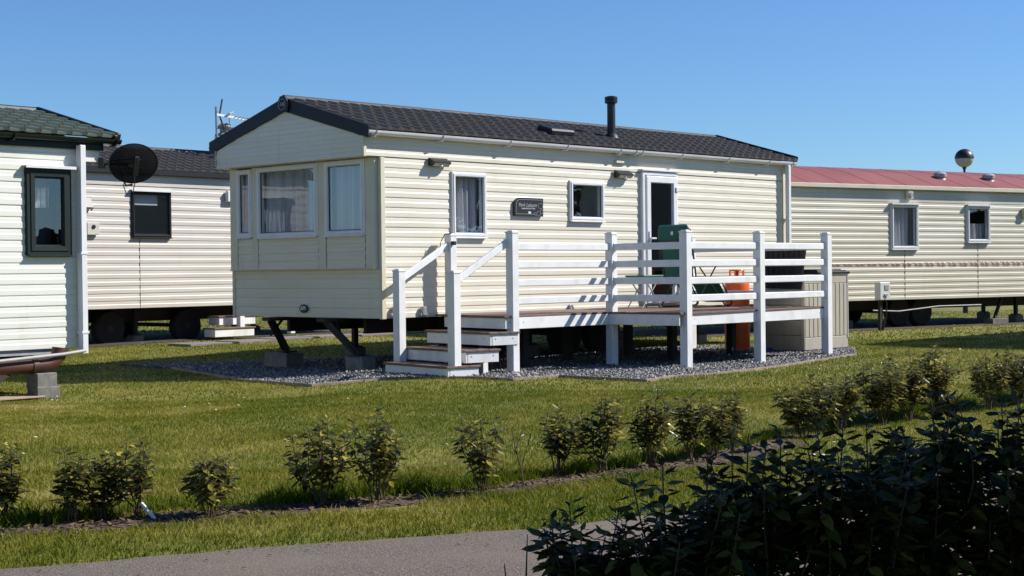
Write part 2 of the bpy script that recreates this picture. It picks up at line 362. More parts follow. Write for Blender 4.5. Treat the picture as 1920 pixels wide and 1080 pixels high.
def tile_mesh(w, l, m, me):
    """one pressed roof tile: flat pan, a rounded roll, a stepped lower edge"""
    xs = [0, .46, .54, .64, .73, .82, .92, 1.0]; hs = [.0, .0, .012, .026, .030, .026, .012, .0]
    V = []; F = []; mi = []
    rows = [(0, -.004), (0, .022), (.12, .022), (1.03, .002)]
    for yf, st in rows:
        for x, h in zip(xs, hs): V.append((x*w, yf*l, st+(h if yf > 0 or st > 0 else h*.2)))
    n = len(xs)
    for j in range(len(rows)-1):
        for i in range(n-1): F.append((j*n+i, j*n+i+1, (j+1)*n+i+1, (j+1)*n+i)); mi.append(1 if (j == 0 and 2 <= i <= 5) or (j == 1 and i in (3, 4)) else 0)
    mesh = bpy.data.meshes.new("roof_tile"); mesh.from_pydata(V, [], F); mesh.materials.append(m); mesh.materials.append(me)
    mesh.polygons.foreach_set("material_index", mi); mesh.update(); return mesh, V, F, mi
def tiled_slope(parent, x0, x1, ye, ze, yr, zr, m, me, part_x=None, tw=.185, nrow=7):
    """slope rising from the eave (ye,ze) to the ridge (yr,zr); tiles inside part_x are objects, the rest one mass"""
    up = Vector((0, yr-ye, zr-ze)); L = up.length; up.normalize(); X = Vector((1, 0, 0)); N = X.cross(up)
    if N.z < 0: X = -X; N = X.cross(up)
    tl = L/nrow; ncol = round((x1-x0)/tw); tw = (x1-x0)/ncol
    mesh, V, F, mi = tile_mesh(tw, tl, m, me); rest = MB()
    MB().add([(x0, ye, ze-.012), (x1, ye, ze-.012), (x1, yr, zr-.012), (x0, yr, zr-.012)], [(0, 1, 2, 3)]).build("roof_deck", MT['dark'], parent)
    for c in range(ncol):
        xx = x0+tw*c if X.x > 0 else x1-tw*c
        for r in range(nrow):
            o = Vector((xx, ye, ze))+up*(tl*r)+N*random.uniform(-.002, .003)
            if part_x and part_x[0] <= xx <= part_x[1]:
                t = bpy.data.objects.new("roof_tile", mesh); col.objects.link(t); t.parent = parent; t.matrix_basis = mtx(X, up, N, o)
            else:
                k = len(rest.v); rest.v += [tuple(o+X*a+up*b+N*cc) for a, b, cc in V]; rest.f += [tuple(i+k for i in q) for q in F]; rest.mi += mi
    if rest.f: tag(rest.build("roof_tiling", [m, me], parent), kind='stuff')
def gutter(parent, x0, x1, y, z, m, brackets, r=.055):
    V = []; F = []; n = 8
    for x in (x0, x1):
        for rr in (r, r-.008):
            for k in range(n+1):
                t = math.pi*k/n; V.append((x, y-rr*math.cos(t), z-rr*math.sin(t)*1.05))
    q = n+1
    for k in range(n): F += [(k, k+1, 2*q+k+1, 2*q+k), (q+k, q+k+1, 3*q+k+1, 3*q+k)]
    for b in (0, 2*q): F += [tuple(b+k for k in range(q))]
    F += [(0, 2*q, 3*q, q), (n, 2*q+n, 3*q+n, q+n)]
    g = MB().add(V, F).build("gutter", m, parent, True)
    for x in brackets:
        pts = [(x, y-(r+.006)*math.cos(math.pi*k/8), z+.004-(r+.006)*math.sin(math.pi*k/8)*1.05) for k in range(9)]
        mb = MB()
        for a, b in zip(pts, pts[1:]): mb.bar(a, b, .032, .006, up=Vector((1, 0, 0)))
        mb.box(x-.022, x+.022, y-.02, y+.075, z-.075, z-.06, .003)
        for v in range(len(mb.v)): pass
        mb.build("gutter_bracket", m, g)
    return g
def wheel(parent, c, axis=Vector((0, 1, 0)), r=.31, wd=.18):
    X = Vector((1, 0, 0)); t = MB().lathe(Vector(c)-axis*wd/2, [(r*.62, 0), (r*.93, .0), (r, .03), (r, wd-.03), (r*.93, wd), (r*.62, wd)], 24, Z=axis, X=X).build("wheel", MT['rubber'], parent, True)
    MB().lathe(Vector(c)-axis*wd/2, [(r*.61, .02), (r*.45, .05), (r*.2, .05), (r*.18, .0), (r*.05, -.01)], 20, Z=axis, X=X).build("rim", MT['rust'], t, True)
    return t
def text(body, size, M, m, parent, name="lettering", ext=.002, shear=0., bold=0.):
    c = bpy.data.curves.new(name, 'FONT'); c.body = body; c.size = size; c.extrude = ext; c.align_x = 'CENTER'; c.align_y = 'CENTER'; c.shear = shear; c.offset = bold
    c.materials.append(m); q = bpy.data.objects.new("tmp", c); col.objects.link(q); me = bpy.data.meshes.new_from_object(q.evaluated_get(bpy.context.evaluated_depsgraph_get())); bpy.data.objects.remove(q)
    o = bpy.data.objects.new(name, me); col.objects.link(o); o.parent = parent; o.matrix_basis = M; return tag(o, kind='stuff')
def strokes(mb, W, pts, o, wd=.004):
    for (a, b), (c, d) in zip(pts, pts[1:]): mb.bar(W.p(a, o, b), W.p(c, o, d), wd, .002, up=W.n)
def lamp_unit(parent, W, s0, s1, z0, z1, m='black'):
    mb = MB(); d = .13
    # sloping-topped bulkhead wall lamp
    V = [W.p(s, o, z) for s in (s0, s1) for o, z in ((.022, z0), (d*.55, z0-.005), (d, z0+.035), (d, z0+.05), (.05, z1), (.022, z1))]
    F = [(0, 1, 2, 3, 4, 5), (11, 10, 9, 8, 7, 6)]+[(i, (i+1) % 6, 6+(i+1) % 6, 6+i) for i in range(6)]
    mb.add(V, F); wbox(mb, W, s0-.01, s1+.01, .02, .05, z1-.012, z1+.008, .003)
    l = mb.build("wall_lamp", MT[m], parent)
    a = s0+.02; b = s1-.02
    MB().add([W.p(a, d*.57+.004, z0-.003), W.p(b, d*.57+.004, z0-.003), W.p(b, d*.98+.004, z0+.032), W.p(a, d*.98+.004, z0+.032)], [(0, 1, 2, 3)]).build("lens", MT['lampglass'], l)
    s = (a+b)/2; MB().lathe(W.p(s, d*.8, z0+.012), [(.0, -.03), (.014, -.025), (.018, -.01), (.014, .0)], 10).build("sensor", MT['white'], l)
    return l
def chassis(parent, x0, x1, Wd, zb, legs, wheels, deep=.2):
    MB().box(x0, x1, .03, Wd-.03, zb-.004, zb+.05).build("floor_panel", MT['under'], parent)
    for y in (Wd*.24, Wd*.76):
        mb = MB(); mb.box(x0+.25, x1-.2, y-.03, y+.03, zb-deep, zb-.006); mb.box(x0+.25, x1-.2, y-.05, y+.05, zb-deep-.012, zb-deep+.002); mb.build("chassis_beam", MT['under'], parent)
    for x in wheels:
        for y in (Wd*.24-.18, Wd*.76+.18): wheel(parent, (x, y, .30))
        MB().tube([(x, Wd*.2, .3), (x, Wd*.8, .3)], .035).build("axle", MT['under'], parent)
    for x, y in legs:
        mb = MB(); mb.box(x-.035, x+.035, y-.035, y+.035, .17, zb-.02); mb.box(x-.08, x+.08, y-.08, y+.08, .155, .175); mb.build("support_jack", MT['under'], parent)
        mb = MB(); mb.box(x-.11, x+.11, y-.11, y+.11, -.12, .155, .008); mb.build("pier_block", MT['concrete'], parent)
def frame_room(parent, x0, x1, Wd, z0, z1):
    mb = MB(); a, b, y0, y1 = x0+.1, x1-.1, .12, Wd-.06
    mb.add([(a, y0, z0), (b, y0, z0), (b, y1, z0), (a, y1, z0), (a, y0, z1), (b, y0, z1), (b, y1, z1), (a, y1, z1)], [(0, 1, 2, 3), (4, 5, 6, 7), (2, 3, 7, 6)])
    mb.build("room_lining", MT['room'], parent)

# ------------------------------------------------------------------ ground
B0 = Vector((-1.6171, 19.2809, 0))
def loc(u, d, z=0.): return B0+U*u+D*d+Vector((0, 0, z))
PAD = [(-5.6, 21.9), (-4.68, 21.24), (-3.27, 18.83), (-2.27, 17.45), (-1.35, 18.1), (-.48, 17.99), (-.01, 17.57), (.54, 18.1), (1.26, 17.45), (1.48, 17.24), (1.83, 17.82), (2.40, 18.29), (3.17, 19.29), (3.98, 20.37), (4.73, 21.38), (5.13, 23.39), (4.2, 24.6), (-.6, 23.2), (-3.2, 22.6)]
ROADF = [(-60, -12), (-20, .3), (-5, 5.18), (-2.09, 6.29), (-1.15, 6.74), (-.4, 7.0), (.19, 7.22), (1.2, 7.95), (2.35, 8.9), (4, 10.5), (8, 14.4), (30, 36)]
BEDN = [(-9, 4.2), (-6, 5.5), (-2.34, 7.08), (-1.27, 7.60), (-.18, 8.2), (.5, 8.75), (1.25, 9.44), (2.1, 10.65), (3.1, 11.75), (4.6, 13.3), (7, 15.5)]
BEDF = [(-9, 4.6), (-6, 5.95), (-2.42, 7.62), (-1.37, 8.12), (-.24, 8.75), (.35, 9.3), (1.05, 10.0), (1.9, 11.2), (2.9, 12.3), (4.4, 13.85), (7, 16.0)]
def lin(pts, x): return np.interp(x, [p[0] for p in pts], [p[1] for p in pts])
def inpoly(P, x, y):
    x = np.asarray(x); y = np.asarray(y); r = np.zeros(x.shape, bool); n = len(P)
    for i in range(n):
        (a, b), (c, d) = P[i], P[(i+1) % n]
        if b == d: continue
        r ^= ((b > y) != (d > y)) & (x < (c-a)*(y-b)/(d-b)+a)
    return r
def sst(a, b, x): t = np.clip((x-a)/(b-a), 0, 1); return t*t*(3-2*t)
def fbm(x, y, sc, seed=0):
    r = np.zeros(np.shape(x)); a = 1.
    rs = np.random.default_rng(seed)
    for o in range(4):
        for k in range(3):
            an = rs.uniform(0, 6.28); ph = rs.uniform(0, 6.28); f = sc*(1.9**o)*rs.uniform(.7, 1.3)
            r = r+a*np.sin((x*np.cos(an)+y*np.sin(an))*f+ph)/3
        a *= .6
    return r
def g(x, y):
    x = np.asarray(x, float); y = np.asarray(y, float)
    z = (.020*fbm(x, y, .55, 3)+.010*fbm(x, y, 2.3, 4))*sst(9, 11, y)*(1-.6*sst(15, 17, y))
    A = .045+.042*sst(-1.2, -3.4, x)-.02*sst(-4.2, -5.5, x)-.04*sst(3, 4.8, x)
    z = z-A*sst(12, 16.5, y)*(1-sst(21.5, 25, y))+.05*sst(23, 28, y)*sst(2, -3, x)
    return z
def gz(x, y): return float(g(np.array([x]), np.array([y]))[0])
xs = np.unique(np.concatenate([np.linspace(-500, -40, 8), np.linspace(-40, -12, 12), np.arange(-12, 16, .25), np.linspace(16, 45, 14), np.linspace(45, 500, 8)]))
ys = np.unique(np.concatenate([np.linspace(-400, -20, 7), np.linspace(-20, 3, 10), np.arange(3, 36, .25), np.linspace(36, 80, 14), np.linspace(80, 900, 10)]))
GX, GY = np.meshgrid(xs, ys); GZ = g(GX, GY)
nx = len(xs); idx = (np.arange(len(ys)-1)[:, None]*nx+np.arange(nx-1)[None]).ravel()
ground = npmesh("lawn", np.stack([GX.ravel(), GY.ravel(), GZ.ravel()], 1), np.stack([idx, idx+1, idx+1+nx, idx+nx], 1), MT['lawn'], quads=True)
tag(ground, kind='structure'); ground.data.polygons.foreach_set("use_smooth", [True]*len(ground.data.polygons))
# road: worn tarmac path with an irregular far edge
def strip(name, A, Bp, m, n=400, z=.004, jag=0., rows=6, zf=None, x0=-14., x1=12.):
    t = np.linspace(x0, x1, n); ya = lin(A, t); yb = lin(Bp, t)
    yb = yb+jag*(fbm(t, t*0, 6, 5)+.5*fbm(t, t*0, 23, 6)); V = []
    for j in range(rows+1):
        y = ya+(yb-ya)*j/rows; zz = np.maximum(g(t, y), 0)*1+z if zf is None else zf(t, y, j/rows); V.append(np.stack([t, y, zz], 1))
    V = np.concatenate(V); i = (np.arange(rows)[:, None]*n+np.arange(n-1)[None]).ravel()
    return npmesh(name, V, np.stack([i, i+1, i+1+n, i+n], 1), m, quads=True)
tag(strip("road", [(x, y-2.35-.02*abs(x)) for x, y in ROADF], ROADF, MT['road'], jag=.03, zf=lambda x, y, f: g(x, y)+.010), kind='structure')
def soilz(x, y, f): return g(x, y)+.003+np.sin(f*np.pi)*(.008*np.abs(fbm(x, y, 9, 8))+.006*np.abs(fbm(x, y, 31, 9)))
bed = strip("soil_bed", BEDN, BEDF, MT['soil'], n=900, jag=.05, rows=10, zf=soilz, x0=-5, x1=2.0); tag(bed, kind='structure')
# gravel pad
def polymesh(name, P, z, m):
    return MB().add([(a, b, z) for a, b in P], [tuple(range(len(P)))]).build(name, m)
px = np.arange(-5.8, 5.3, .1); py = np.arange(16.8, 24.8, .1); PX, PY = np.meshgrid(px, py); ins = inpoly(PAD, PX, PY); PZ = g(PX, PY)+.006
okq = ins[:-1, :-1] & ins[1:, :-1] & ins[:-1, 1:] & ins[1:, 1:]; ji = np.argwhere(okq); nn_ = len(px); q0 = ji[:, 0]*nn_+ji[:, 1]
tag(npmesh("gravel_pad", np.stack([PX.ravel(), PY.ravel(), PZ.ravel()], 1), np.stack([q0, q0+1, q0+1+nn_, q0+nn_], 1), MT['gravelbed'], quads=True), kind='structure')
edge = empty("timber_edging", (0, 0, 0), 0, "thin weathered timber edging boards round the front of the gravel pad", "edging")
for a, b in zip(PAD[1:14], PAD[2:15]):
    MB().bar((a[0], a[1], gz(*a)-.01), (b[0], b[1], gz(*b)-.01), .022, .085, .003).build("edging_board", MT['timber'], edge)

# stone chips
def chips(name, n, region, m, zfun, smin=.012, smax=.030, seed=1, parent=None):
    rs = np.random.default_rng(seed); x0, x1, y0, y1 = region; P = []
    x = rs.uniform(x0, x1, n*4); y = rs.uniform(y0, y1, n*4)
    k = inpoly(PAD, x, y) if parent is None else None
    x = x[k][:n]; y = y[k][:n]; n = len(x)
    base = np.array([(1, 0, 0), (-1, 0, 0), (0, 1, 0), (0, -1, 0), (0, 0, 1), (0, 0, -1)], float)
    T = np.array([(0, 2, 4), (2, 1, 4), (1, 3, 4), (3, 0, 4), (2, 0, 5), (1, 2, 5), (3, 1, 5), (0, 3, 5)])
    s = rs.uniform(smin, smax, n); V = base[None]*(s[:, None, None]*rs.uniform(.5, 1.1, (n, 1, 3)))*rs.uniform(.75, 1.2, (n, 6, 1))
    q = rs.normal(size=(n, 4)); q /= np.linalg.norm(q, axis=1)[:, None]; w_, a, b, c = q.T
    Rm = np.stack([np.stack([1-2*(b*b+c*c), 2*(a*b-c*w_), 2*(a*c+b*w_)], 1), np.stack([2*(a*b+c*w_), 1-2*(a*a+c*c), 2*(b*c-a*w_)], 1), np.stack([2*(a*c-b*w_), 2*(b*c+a*w_), 1-2*(a*a+b*b)], 1)], 1)
    V = np.einsum('nij,nkj->nki', Rm, V); V[:, :, 0] += x[:, None]; V[:, :, 1] += y[:, None]; V[:, :, 2] += (zfun(x, y)+s*rs.uniform(-.1, .5, n))[:, None]
    F = (T[None]+6*np.arange(n)[:, None, None]).reshape(-1, 3)
    tint = np.repeat(rs.beta(1.3, 1.7, n), 6)
    return npmesh(name, V.reshape(-1, 3), F, m, tint)
tag(chips("gravel", 62000, (-5.7, 5.3, 16.9, 24.6), MT['chip'], lambda x, y: g(x, y)+.010), "loose grey slate chippings spread under and around the decking", "gravel", kind='stuff')

EARTH = []
def earth_strip(name, P0, Ux, Dx, x0, x1, d0, d1):
    poly = [P0+Ux*x0+Dx*d0, P0+Ux*x1+Dx*d0, P0+Ux*x1+Dx*d1, P0+Ux*x0+Dx*d1]; EARTH.append([(p.x, p.y) for p in poly])
    n, m_ = 60, 8; V = []
    for j in range(m_+1):
        for i in range(n+1):
            p = P0+Ux*(x0+(x1-x0)*i/n)+Dx*(d0+(d1-d0)*j/m_); V.append((p.x, p.y, gz(p.x, p.y)+.004))
    i = (np.arange(m_)[:, None]*(n+1)+np.arange(n)[None]).ravel()
    tag(npmesh(name, V, np.stack([i, i+1, i+n+2, i+n+1], 1), MT['earth'], quads=True), kind='structure')
_ax = lambda th: (Vector((math.sin(th), math.cos(th), 0)), Vector((math.cos(th), -math.sin(th), 0)))
earth_strip("bare_earth", Vector((-6.12, 27.0, 0)), *_ax(R(40.5)), -8, 5.2, -3.0, .28)
earth_strip("bare_earth", Vector((7.88, 31.0, 0)), *_ax(R(57)), -6, 6, -3.0, .45)
# grass blades
def blades(n, x, y, h, wd, lean, tint, bend=True, rs=rng):
    """vectorised: each blade a tapering triangle pair"""
    n = len(x); a = rs.uniform(0, 2*np.pi, n); la = rs.uniform(0, 2*np.pi, n); z = g(x, y)
    L = lean*rs.uniform(.2, 1.2, n)*h; dx, dy = np.cos(a)*wd/2, np.sin(a)*wd/2; lx, ly = np.cos(la)*L, np.sin(la)*L
    hh = h*rs.uniform(.55, 1.15, n)
    p0 = np.stack([x-dx, y-dy, z-.003], 1); p1 = np.stack([x+dx, y+dy, z-.003], 1)
    p2 = np.stack([x+dx*.7+lx*.35, y+dy*.7+ly*.35, z+hh*.6], 1); p3 = np.stack([x-dx*.7+lx*.35, y-dy*.7+ly*.35, z+hh*.6], 1)
    p4 = np.stack([x+lx, y+ly, z+hh], 1)
    V = np.stack([p0, p1, p2, p3, p4], 1).reshape(-1, 3); i = np.arange(n)[:, None, None]*5
    F = (np.array([(0, 1, 2), (0, 2, 3), (3, 2, 4)])[None]+i).reshape(-1, 3)
    return V, F, np.repeat(tint, 5)
def lawn_mask(x, y):
    ok = y > lin(ROADF, x)+.01+.03*fbm(x, x*0, 6, 5)
    ins = (y > lin(BEDN, x)+.11*fbm(x, y, 4.2, 21)+.04*fbm(x, y, 17, 23)+.08) & (y < lin(BEDF, x)+.13*fbm(x, y, 4, 22)-.24)
    ok &= ~(ins & (x < 1.75+.25*np.sin(y*5)))
    ok &= ~inpoly(PAD, x, y)
    for E_ in EARTH: ok &= ~inpoly(E_, x+.13*fbm(x, y, 5, 71), y+.13*fbm(x, y, 6, 72))
    return ok
def patch_tint(x, y):
    t = .40+.20*fbm(x, y, .8, 31)+.22*fbm(x, y, 3.0, 32)+.13*fbm(x, y, 11, 33)
    t += .10*np.sin((x*.45-y*.9)*4.2)          # faint mowing passes
    return t
allV = []; allF = []; allT = []; off = 0
def addgrass(n, y0, y1, h, wd, lean, margin=1.2, xr=None, dens=None, tadd=0., free=False):
    global off
    # uniform over the ground between y0 and y1, inside what the lens could see plus a margin
    y = np.sqrt(rng.uniform(y0*y0, y1*y1, n)) if xr is None else rng.uniform(y0, y1, n)
    hw = y*.345+margin; x = rng.uniform(-1, 1, n)*hw if xr is None else rng.uniform(xr[0], xr[1], n)
    k = np.ones(n, bool) if free else lawn_mask(x, y)
    if dens is not None: k &= dens(x, y)
    x = x[k]; y = y[k]; t = np.clip(patch_tint(x, y)+rng.normal(0, .14, len(x))+tadd, 0, 1)
    hv = h*(1+.25*fbm(x, y, 2.2, 41)); V, F, T = blades(len(x), x, y, hv, wd, lean, t)
    allV.append(V); allF.append(F+off); allT.append(T); off += len(V)
addgrass(150000, 5.4, 9.5, .034, .0050, 1.1)
addgrass(230000, 9.5, 16, .026, .0048, 1.2)
addgrass(165000, 16, 26, .026, .0080, 1.2)
addgrass(60000, 26, 42, .03, .018, 1.2)
# longer tufts along the hedge bed and along edges
def tufts():
    global off
    n = 26000; x = rng.uniform(-4, 6.5, n); y = lin(BEDF, x)+rng.normal(-.10, .09, n)
    cl = fbm(x, y, 6, 51)+.5*fbm(x, y, 17, 52); k = (cl > -.35); x = x[k]; y = y[k]; cl = cl[k]
    h = np.clip(.075+.05*cl, .03, .16)*rng.uniform(.6, 1.2, len(x)); t = np.clip(.16+rng.normal(0, .13, len(x)), 0, 1)
    V, F, T = blades(len(x), x, y, h, .0065, .75, t); allV.append(V); allF.append(F+off); allT.append(T); off += len(V)
tufts()
addgrass(14000, 6., 14, .06, .005, .9, dens=lambda x, y: (y < lin(BEDN, x)+.16) & (y > lin(BEDN, x)-.14))
addgrass(16000, 5., 10, .05, .005, 1.1, dens=lambda x, y: (y > lin(ROADF, x)-.02) & (y < lin(ROADF, x)+.09), tadd=.15)
grass = npmesh("grass", np.concatenate(allV), np.concatenate(allF), MT['grass'], np.concatenate(allT))
tag(grass, "short mown lawn grass with dry yellowish patches", "grass", kind='stuff')
# soil litter and clods on the bed
def litter():
    rs = np.random.default_rng(5); n = 2600; x = rs.uniform(-4.5, 1.75, n); f = np.clip(rs.normal(.4, .17, n), .05, .9); y = lin(BEDN, x)+(lin(BEDF, x)-lin(BEDN, x))*f
    a = rs.uniform(0, 6.28, n); L = rs.uniform(.006, .03, n); wd = rs.uniform(.003, .010, n); z = soilz(x, y, f)+.004
    dx, dy = np.cos(a), np.sin(a); tl = rs.uniform(-.006, .012, n)
    V = np.stack([np.stack([x-dx*L-dy*wd, y-dy*L+dx*wd, z], 1), np.stack([x-dx*L+dy*wd, y-dy*L-dx*wd, z], 1), np.stack([x+dx*L+dy*wd, y+dy*L-dx*wd, z+tl], 1), np.stack([x+dx*L-dy*wd, y+dy*L+dx*wd, z+tl+.004], 1)], 1).reshape(-1, 3)
    tag(npmesh("dry_litter", V, np.arange(n*4).reshape(-1, 4), MT['litter'], quads=True), "dry brown leaf litter scattered on the soil bed", "litter", kind='stuff')
litter()
def daisies():
    rs = np.random.default_rng(9); V = []; F = []
    n = 900; y = np.sqrt(rs.uniform(9.5**2, 32**2, n)); x = rs.uniform(-1, 1, n)*(y*.345+1)
    k = lawn_mask(x, y) & (fbm(x, y, 1.1, 61) > .28); x = x[k]; y = y[k]; z = g(x, y)
    mb = MB()
    for a, b, c in zip(x, y, z):
        r = rs.uniform(.008, .014); h = c+rs.uniform(.03, .045); tx, ty = rs.uniform(-.4, .4, 2)
        mb.add([(a+r*math.cos(t), b+r*math.sin(t), h+r*(tx*math.cos(t)+ty*math.sin(t))) for t in np.linspace(0, 2*np.pi, 7)[:-1]]+[(a, b, h+.004)], [(i, (i+1) % 6, 6) for i in range(6)])
    tag(mb.build("daisy", MT['petal']), "small white daisies scattered through the lawn", "daisies", kind='stuff')
daisies()

# ------------------------------------------------------------------ main caravan
VG = "static caravans parked on the lawn"
RZ = math.pi/2-TH
van = empty("static_caravan", B0, RZ, "long cream static caravan with dark tiled roof and white decking, centre of the photo", "static caravan", VG)
L, Wd, ZB, ZS, ZE, ZR = 8.85, 3.05, .636, 2.645, 2.98, 3.47
WL = Wall((0, 0, 0), (1, 0, 0), (0, -1, 0)); WF = Wall((0, 0, 0), (0, 1, 0), (-1, 0, 0)); WE = Wall((L, 0, 0), (0, 1, 0), (1, 0, 0)); WBk = Wall((0, Wd, 0), (1, 0, 0), (0, 1, 0))
# openings on the long wall (s0,s1,z0,z1)
w1 = (1.20, 1.84, 1.655, 2.51); w2 = (3.50, 4.25, 1.905, 2.475); dr = (5.09, 5.93, .70, 2.665)
holes = [(a+.02, b-.02, c+.02, d-.02) for a, b, c, d in (w1, w2, dr)]
clad(van, WL, lambda z: (.03, L-.03), ZB, 1.406, .1285, holes, MT['cream'])
clad(van, WL, lambda z: (.03, L-.03), 1.406, ZS, .1285, holes, MT['cream'])
clad(van, WL, lambda z: (-.268, L-.03), ZS+.006, ZE-.02, .105, holes, MT['cream'])
mb = MB(); wbox(mb, WL, .06, L-.06, -.012, .004, ZS-.003, ZS+.008, 0); mb.build("panel_joint", MT['black'], van)
# front: lower boards, bay panels, gable
clad(van, WF, lambda z: (.03, Wd-.03), ZB, 1.262, .125, [], MT['cream'])
WFb = Wall((-.07, 0, 0), (0, 1, 0), (-1, 0, 0))
fw = [(.20, .985, 1.68, 2.635), (1.12, 2.41, 1.685, 2.635), (2.52, 2.86, 1.70, 2.625)]
for a, b in ((.215, .965), (1.135, 2.395), (2.53, 2.85)):
    clad(van, WFb, lambda z, a=a, b=b: (a, b), 1.268, 1.684, .104, [], MT['cream'])
mb = MB()
wbox(mb, WFb, .03, .205, -.07, .012, 1.264, 2.64, .006); mb.build("corner_pillar", MT['trimc'], van)
for a, b in ((.978, 1.128), (2.402, 2.526), (2.856, 3.02)):
    mb = MB(); wbox(mb, WFb, a, b, -.07, .014, 1.264, 2.64, .006); mb.build("bay_pillar", MT['trimc'], van)
mb = MB(); wbox(mb, WFb, .03, 3.02, -.07, .03, 1.256, 1.272, .003); mb.build("bay_sill", MT['trimc'], van)
for k, (a, b, c, d) in enumerate(fw):
    wo = window(van, WFb, a, b, c, d, 'white', .062, .02, True, netspan=(0, 1))
    # heavier gathered side curtains
    curtain(wo, WFb, a+.05, a+.05+(b-a)*.2, c+.03, d-.03, -.15, .02, 5, "side_curtain", 'net')
    curtain(wo, WFb, b-.05-(b-a)*.2, b-.05, c+.03, d-.03, -.15, .02, 5, "side_curtain", 'net')
mb = MB(); mb.box(.5, .72, 1.5, 2.1, ZB+.45, 1.98, .05); mb.build("seat_cushion", MT['curtain_red'], van)
def glim(z):      # gable run at height z: under the barge boards
    t = max(0., (z-2.88)/(3.38-2.88)); return (.0+1.525*t, Wd-1.525*t)
WG = Wall((-.268, 0, 0), (0, 1, 0), (-1, 0, 0))
clad(van, WG, glim, 2.645, 3.38, .126, [], MT['cream'])
MB().add([(-.268, 0, 2.645), (.03, 0, 2.645), (.03, Wd, 2.645), (-.268, Wd, 2.645)], [(0, 1, 2, 3)]).build("soffit", MT['trimc'], van)
# corner trims
mb = MB(); mb.box(-.022, .055, -.026, .03, ZB-.01, 2.64, .006); mb.build("corner_trim", MT['trimc'], van)
mb = MB(); mb.box(-.022, .03, Wd-.03, Wd+.026, ZB-.01, 2.64, .006); mb.build("corner_trim", MT['trimc'], van)
mb = MB(); mb.box(L-.05, L+.026, -.026, .03, ZB-.01, ZE-.02, .006); mb.build("corner_trim", MT['trimc'], van)
mb = MB(); mb.box(-.293, -.243, -.026, .03, 2.64, ZE-.04, .004); mb.build("corner_trim", MT['trimc'], van)
clad(van, WE, lambda z: (.03, Wd-.03) if z < ZE else (1.525*min(1, (z-ZE)/(ZR-ZE)), Wd-1.525*min(1, (z-ZE)/(ZR-ZE))), ZB, ZR-.02, .1285, [], MT['cream'])
clad(van, WBk, lambda z: (-.3 if z > 2.66 else .03, L-.03), ZB, ZE-.02, .1285, [], MT['cream'])
# roof
tiled_slope(van, -.28, 9.06, -.135, 2.975, 1.525, ZR, MT['tile'], MT['lichen'], part_x=(-.4, 7.4))
tiled_slope(van, -.28, 9.06, Wd+.10, 3.005, 1.525, ZR, MT['tile'], MT['lichen'], tw=.37, nrow=4)
mb = MB()
for i in range(8):
    a = -.31+i*1.19; mb.tube([(a, 1.525, ZR+.005), (min(a+1.2, 9.08), 1.525, ZR+.005)], .05, 8)
mb.build("ridge_cap", MT['tile'], van)
for sgn in (0, 1):
    mb = MB(); e = Vector((-.303, -.13 if sgn == 0 else Wd+.13, 2.985)); r_ = Vector((-.303, 1.525, 3.458)); d_ = (r_-e).normalized(); n_ = Vector((-1, 0, 0)); up_ = Vector((0, 0, 1))
    c_ = [(0, .045), (0, -.115), (1, -.115-.02), (1, .03)]
    mb.add([e+Vector((0, 0, .03)), r_+Vector((0, 0, .03)), r_-Vector((0, 0, .15)), e-Vector((0, 0, .125)), e+Vector((.05, 0, .03)), r_+Vector((.05, 0, .03)), r_+Vector((.05, 0, -.15)), e+Vector((.05, 0, -.125))], [(0, 1, 2, 3), (7, 6, 5, 4), (0, 4, 5, 1), (3, 2, 6, 7), (0, 3, 7, 4), (1, 5, 6, 2)])
    mb.build("barge_board", MT['dark'], van)
    mb = MB(); x_ = 9.07; e = Vector((x_, -.13 if sgn == 0 else Wd+.13, 3.01)); r_ = Vector((x_, 1.525, 3.49)); mb.bar(e, r_, .05, .09, .006); mb.build("verge_trim", MT['dark'], van)
mb = MB(); hexa = [(-.13, -.05), (-.10, -.155), (.10, -.155), (.13, -.05), (.045, .055), (-.045, .055)]
mb.prism(hexa, Vector((0, -1, 0)), Vector((0, 0, 1)), Vector((-1, 0, 0)), Vector((-.298, 1.525, 3.452)), .03); bd = mb.build("apex_badge", MT['dark'], van)
MB().tube([(-.334, 1.525+.072*math.cos(t), 3.397+.072*math.sin(t)) for t in np.linspace(0, 2*math.pi, 25)], .0035, 5).build("emblem_ring", MT['light_ink'], bd)
def facing_front(x, y, z): return mtx(Vector((0, -1, 0)), Vector((0, 0, 1)), Vector((-1, 0, 0)), Vector((x, y, z)))
text("ABI", .07, facing_front(-.330, 1.525, 3.397), MT['light_ink'], bd)
mb = MB().lathe((-.028, 1.51, .75), [(.066, 0), (.066, .008), (.058, .012)], 24, Z=Vector((-1, 0, 0)), X=Vector((0, 1, 0)), sx=1.25, sy=.85); eb = mb.build("oval_badge", MT['black'], van)
text("ABI", .075, facing_front(-.0415, 1.51, .752), MT['white_ink'], eb, bold=.003)
# gutter and downpipe
gutter(van, -.30, 9.02, -.095, 2.955, MT['white'], [-.18, .95, 2.2, 3.35, 4.5, 4.85, 5.0, 5.95, 7.15, 8.25, 8.93])
gutter(van, -.30, 9.02, Wd+.095, 2.955, MT['white'], [])
mb = MB(); mb.box(L-.055, L+.02, -.14, -.07, .62, 2.90, .008); dp = mb.build("downpipe", MT['white'], van)
for z in (1.0, 2.0): mb = MB(); mb.box(L-.062, L+.027, -.145, -.02, z, z+.03, .003); mb.build("pipe_clip", MT['white'], dp)
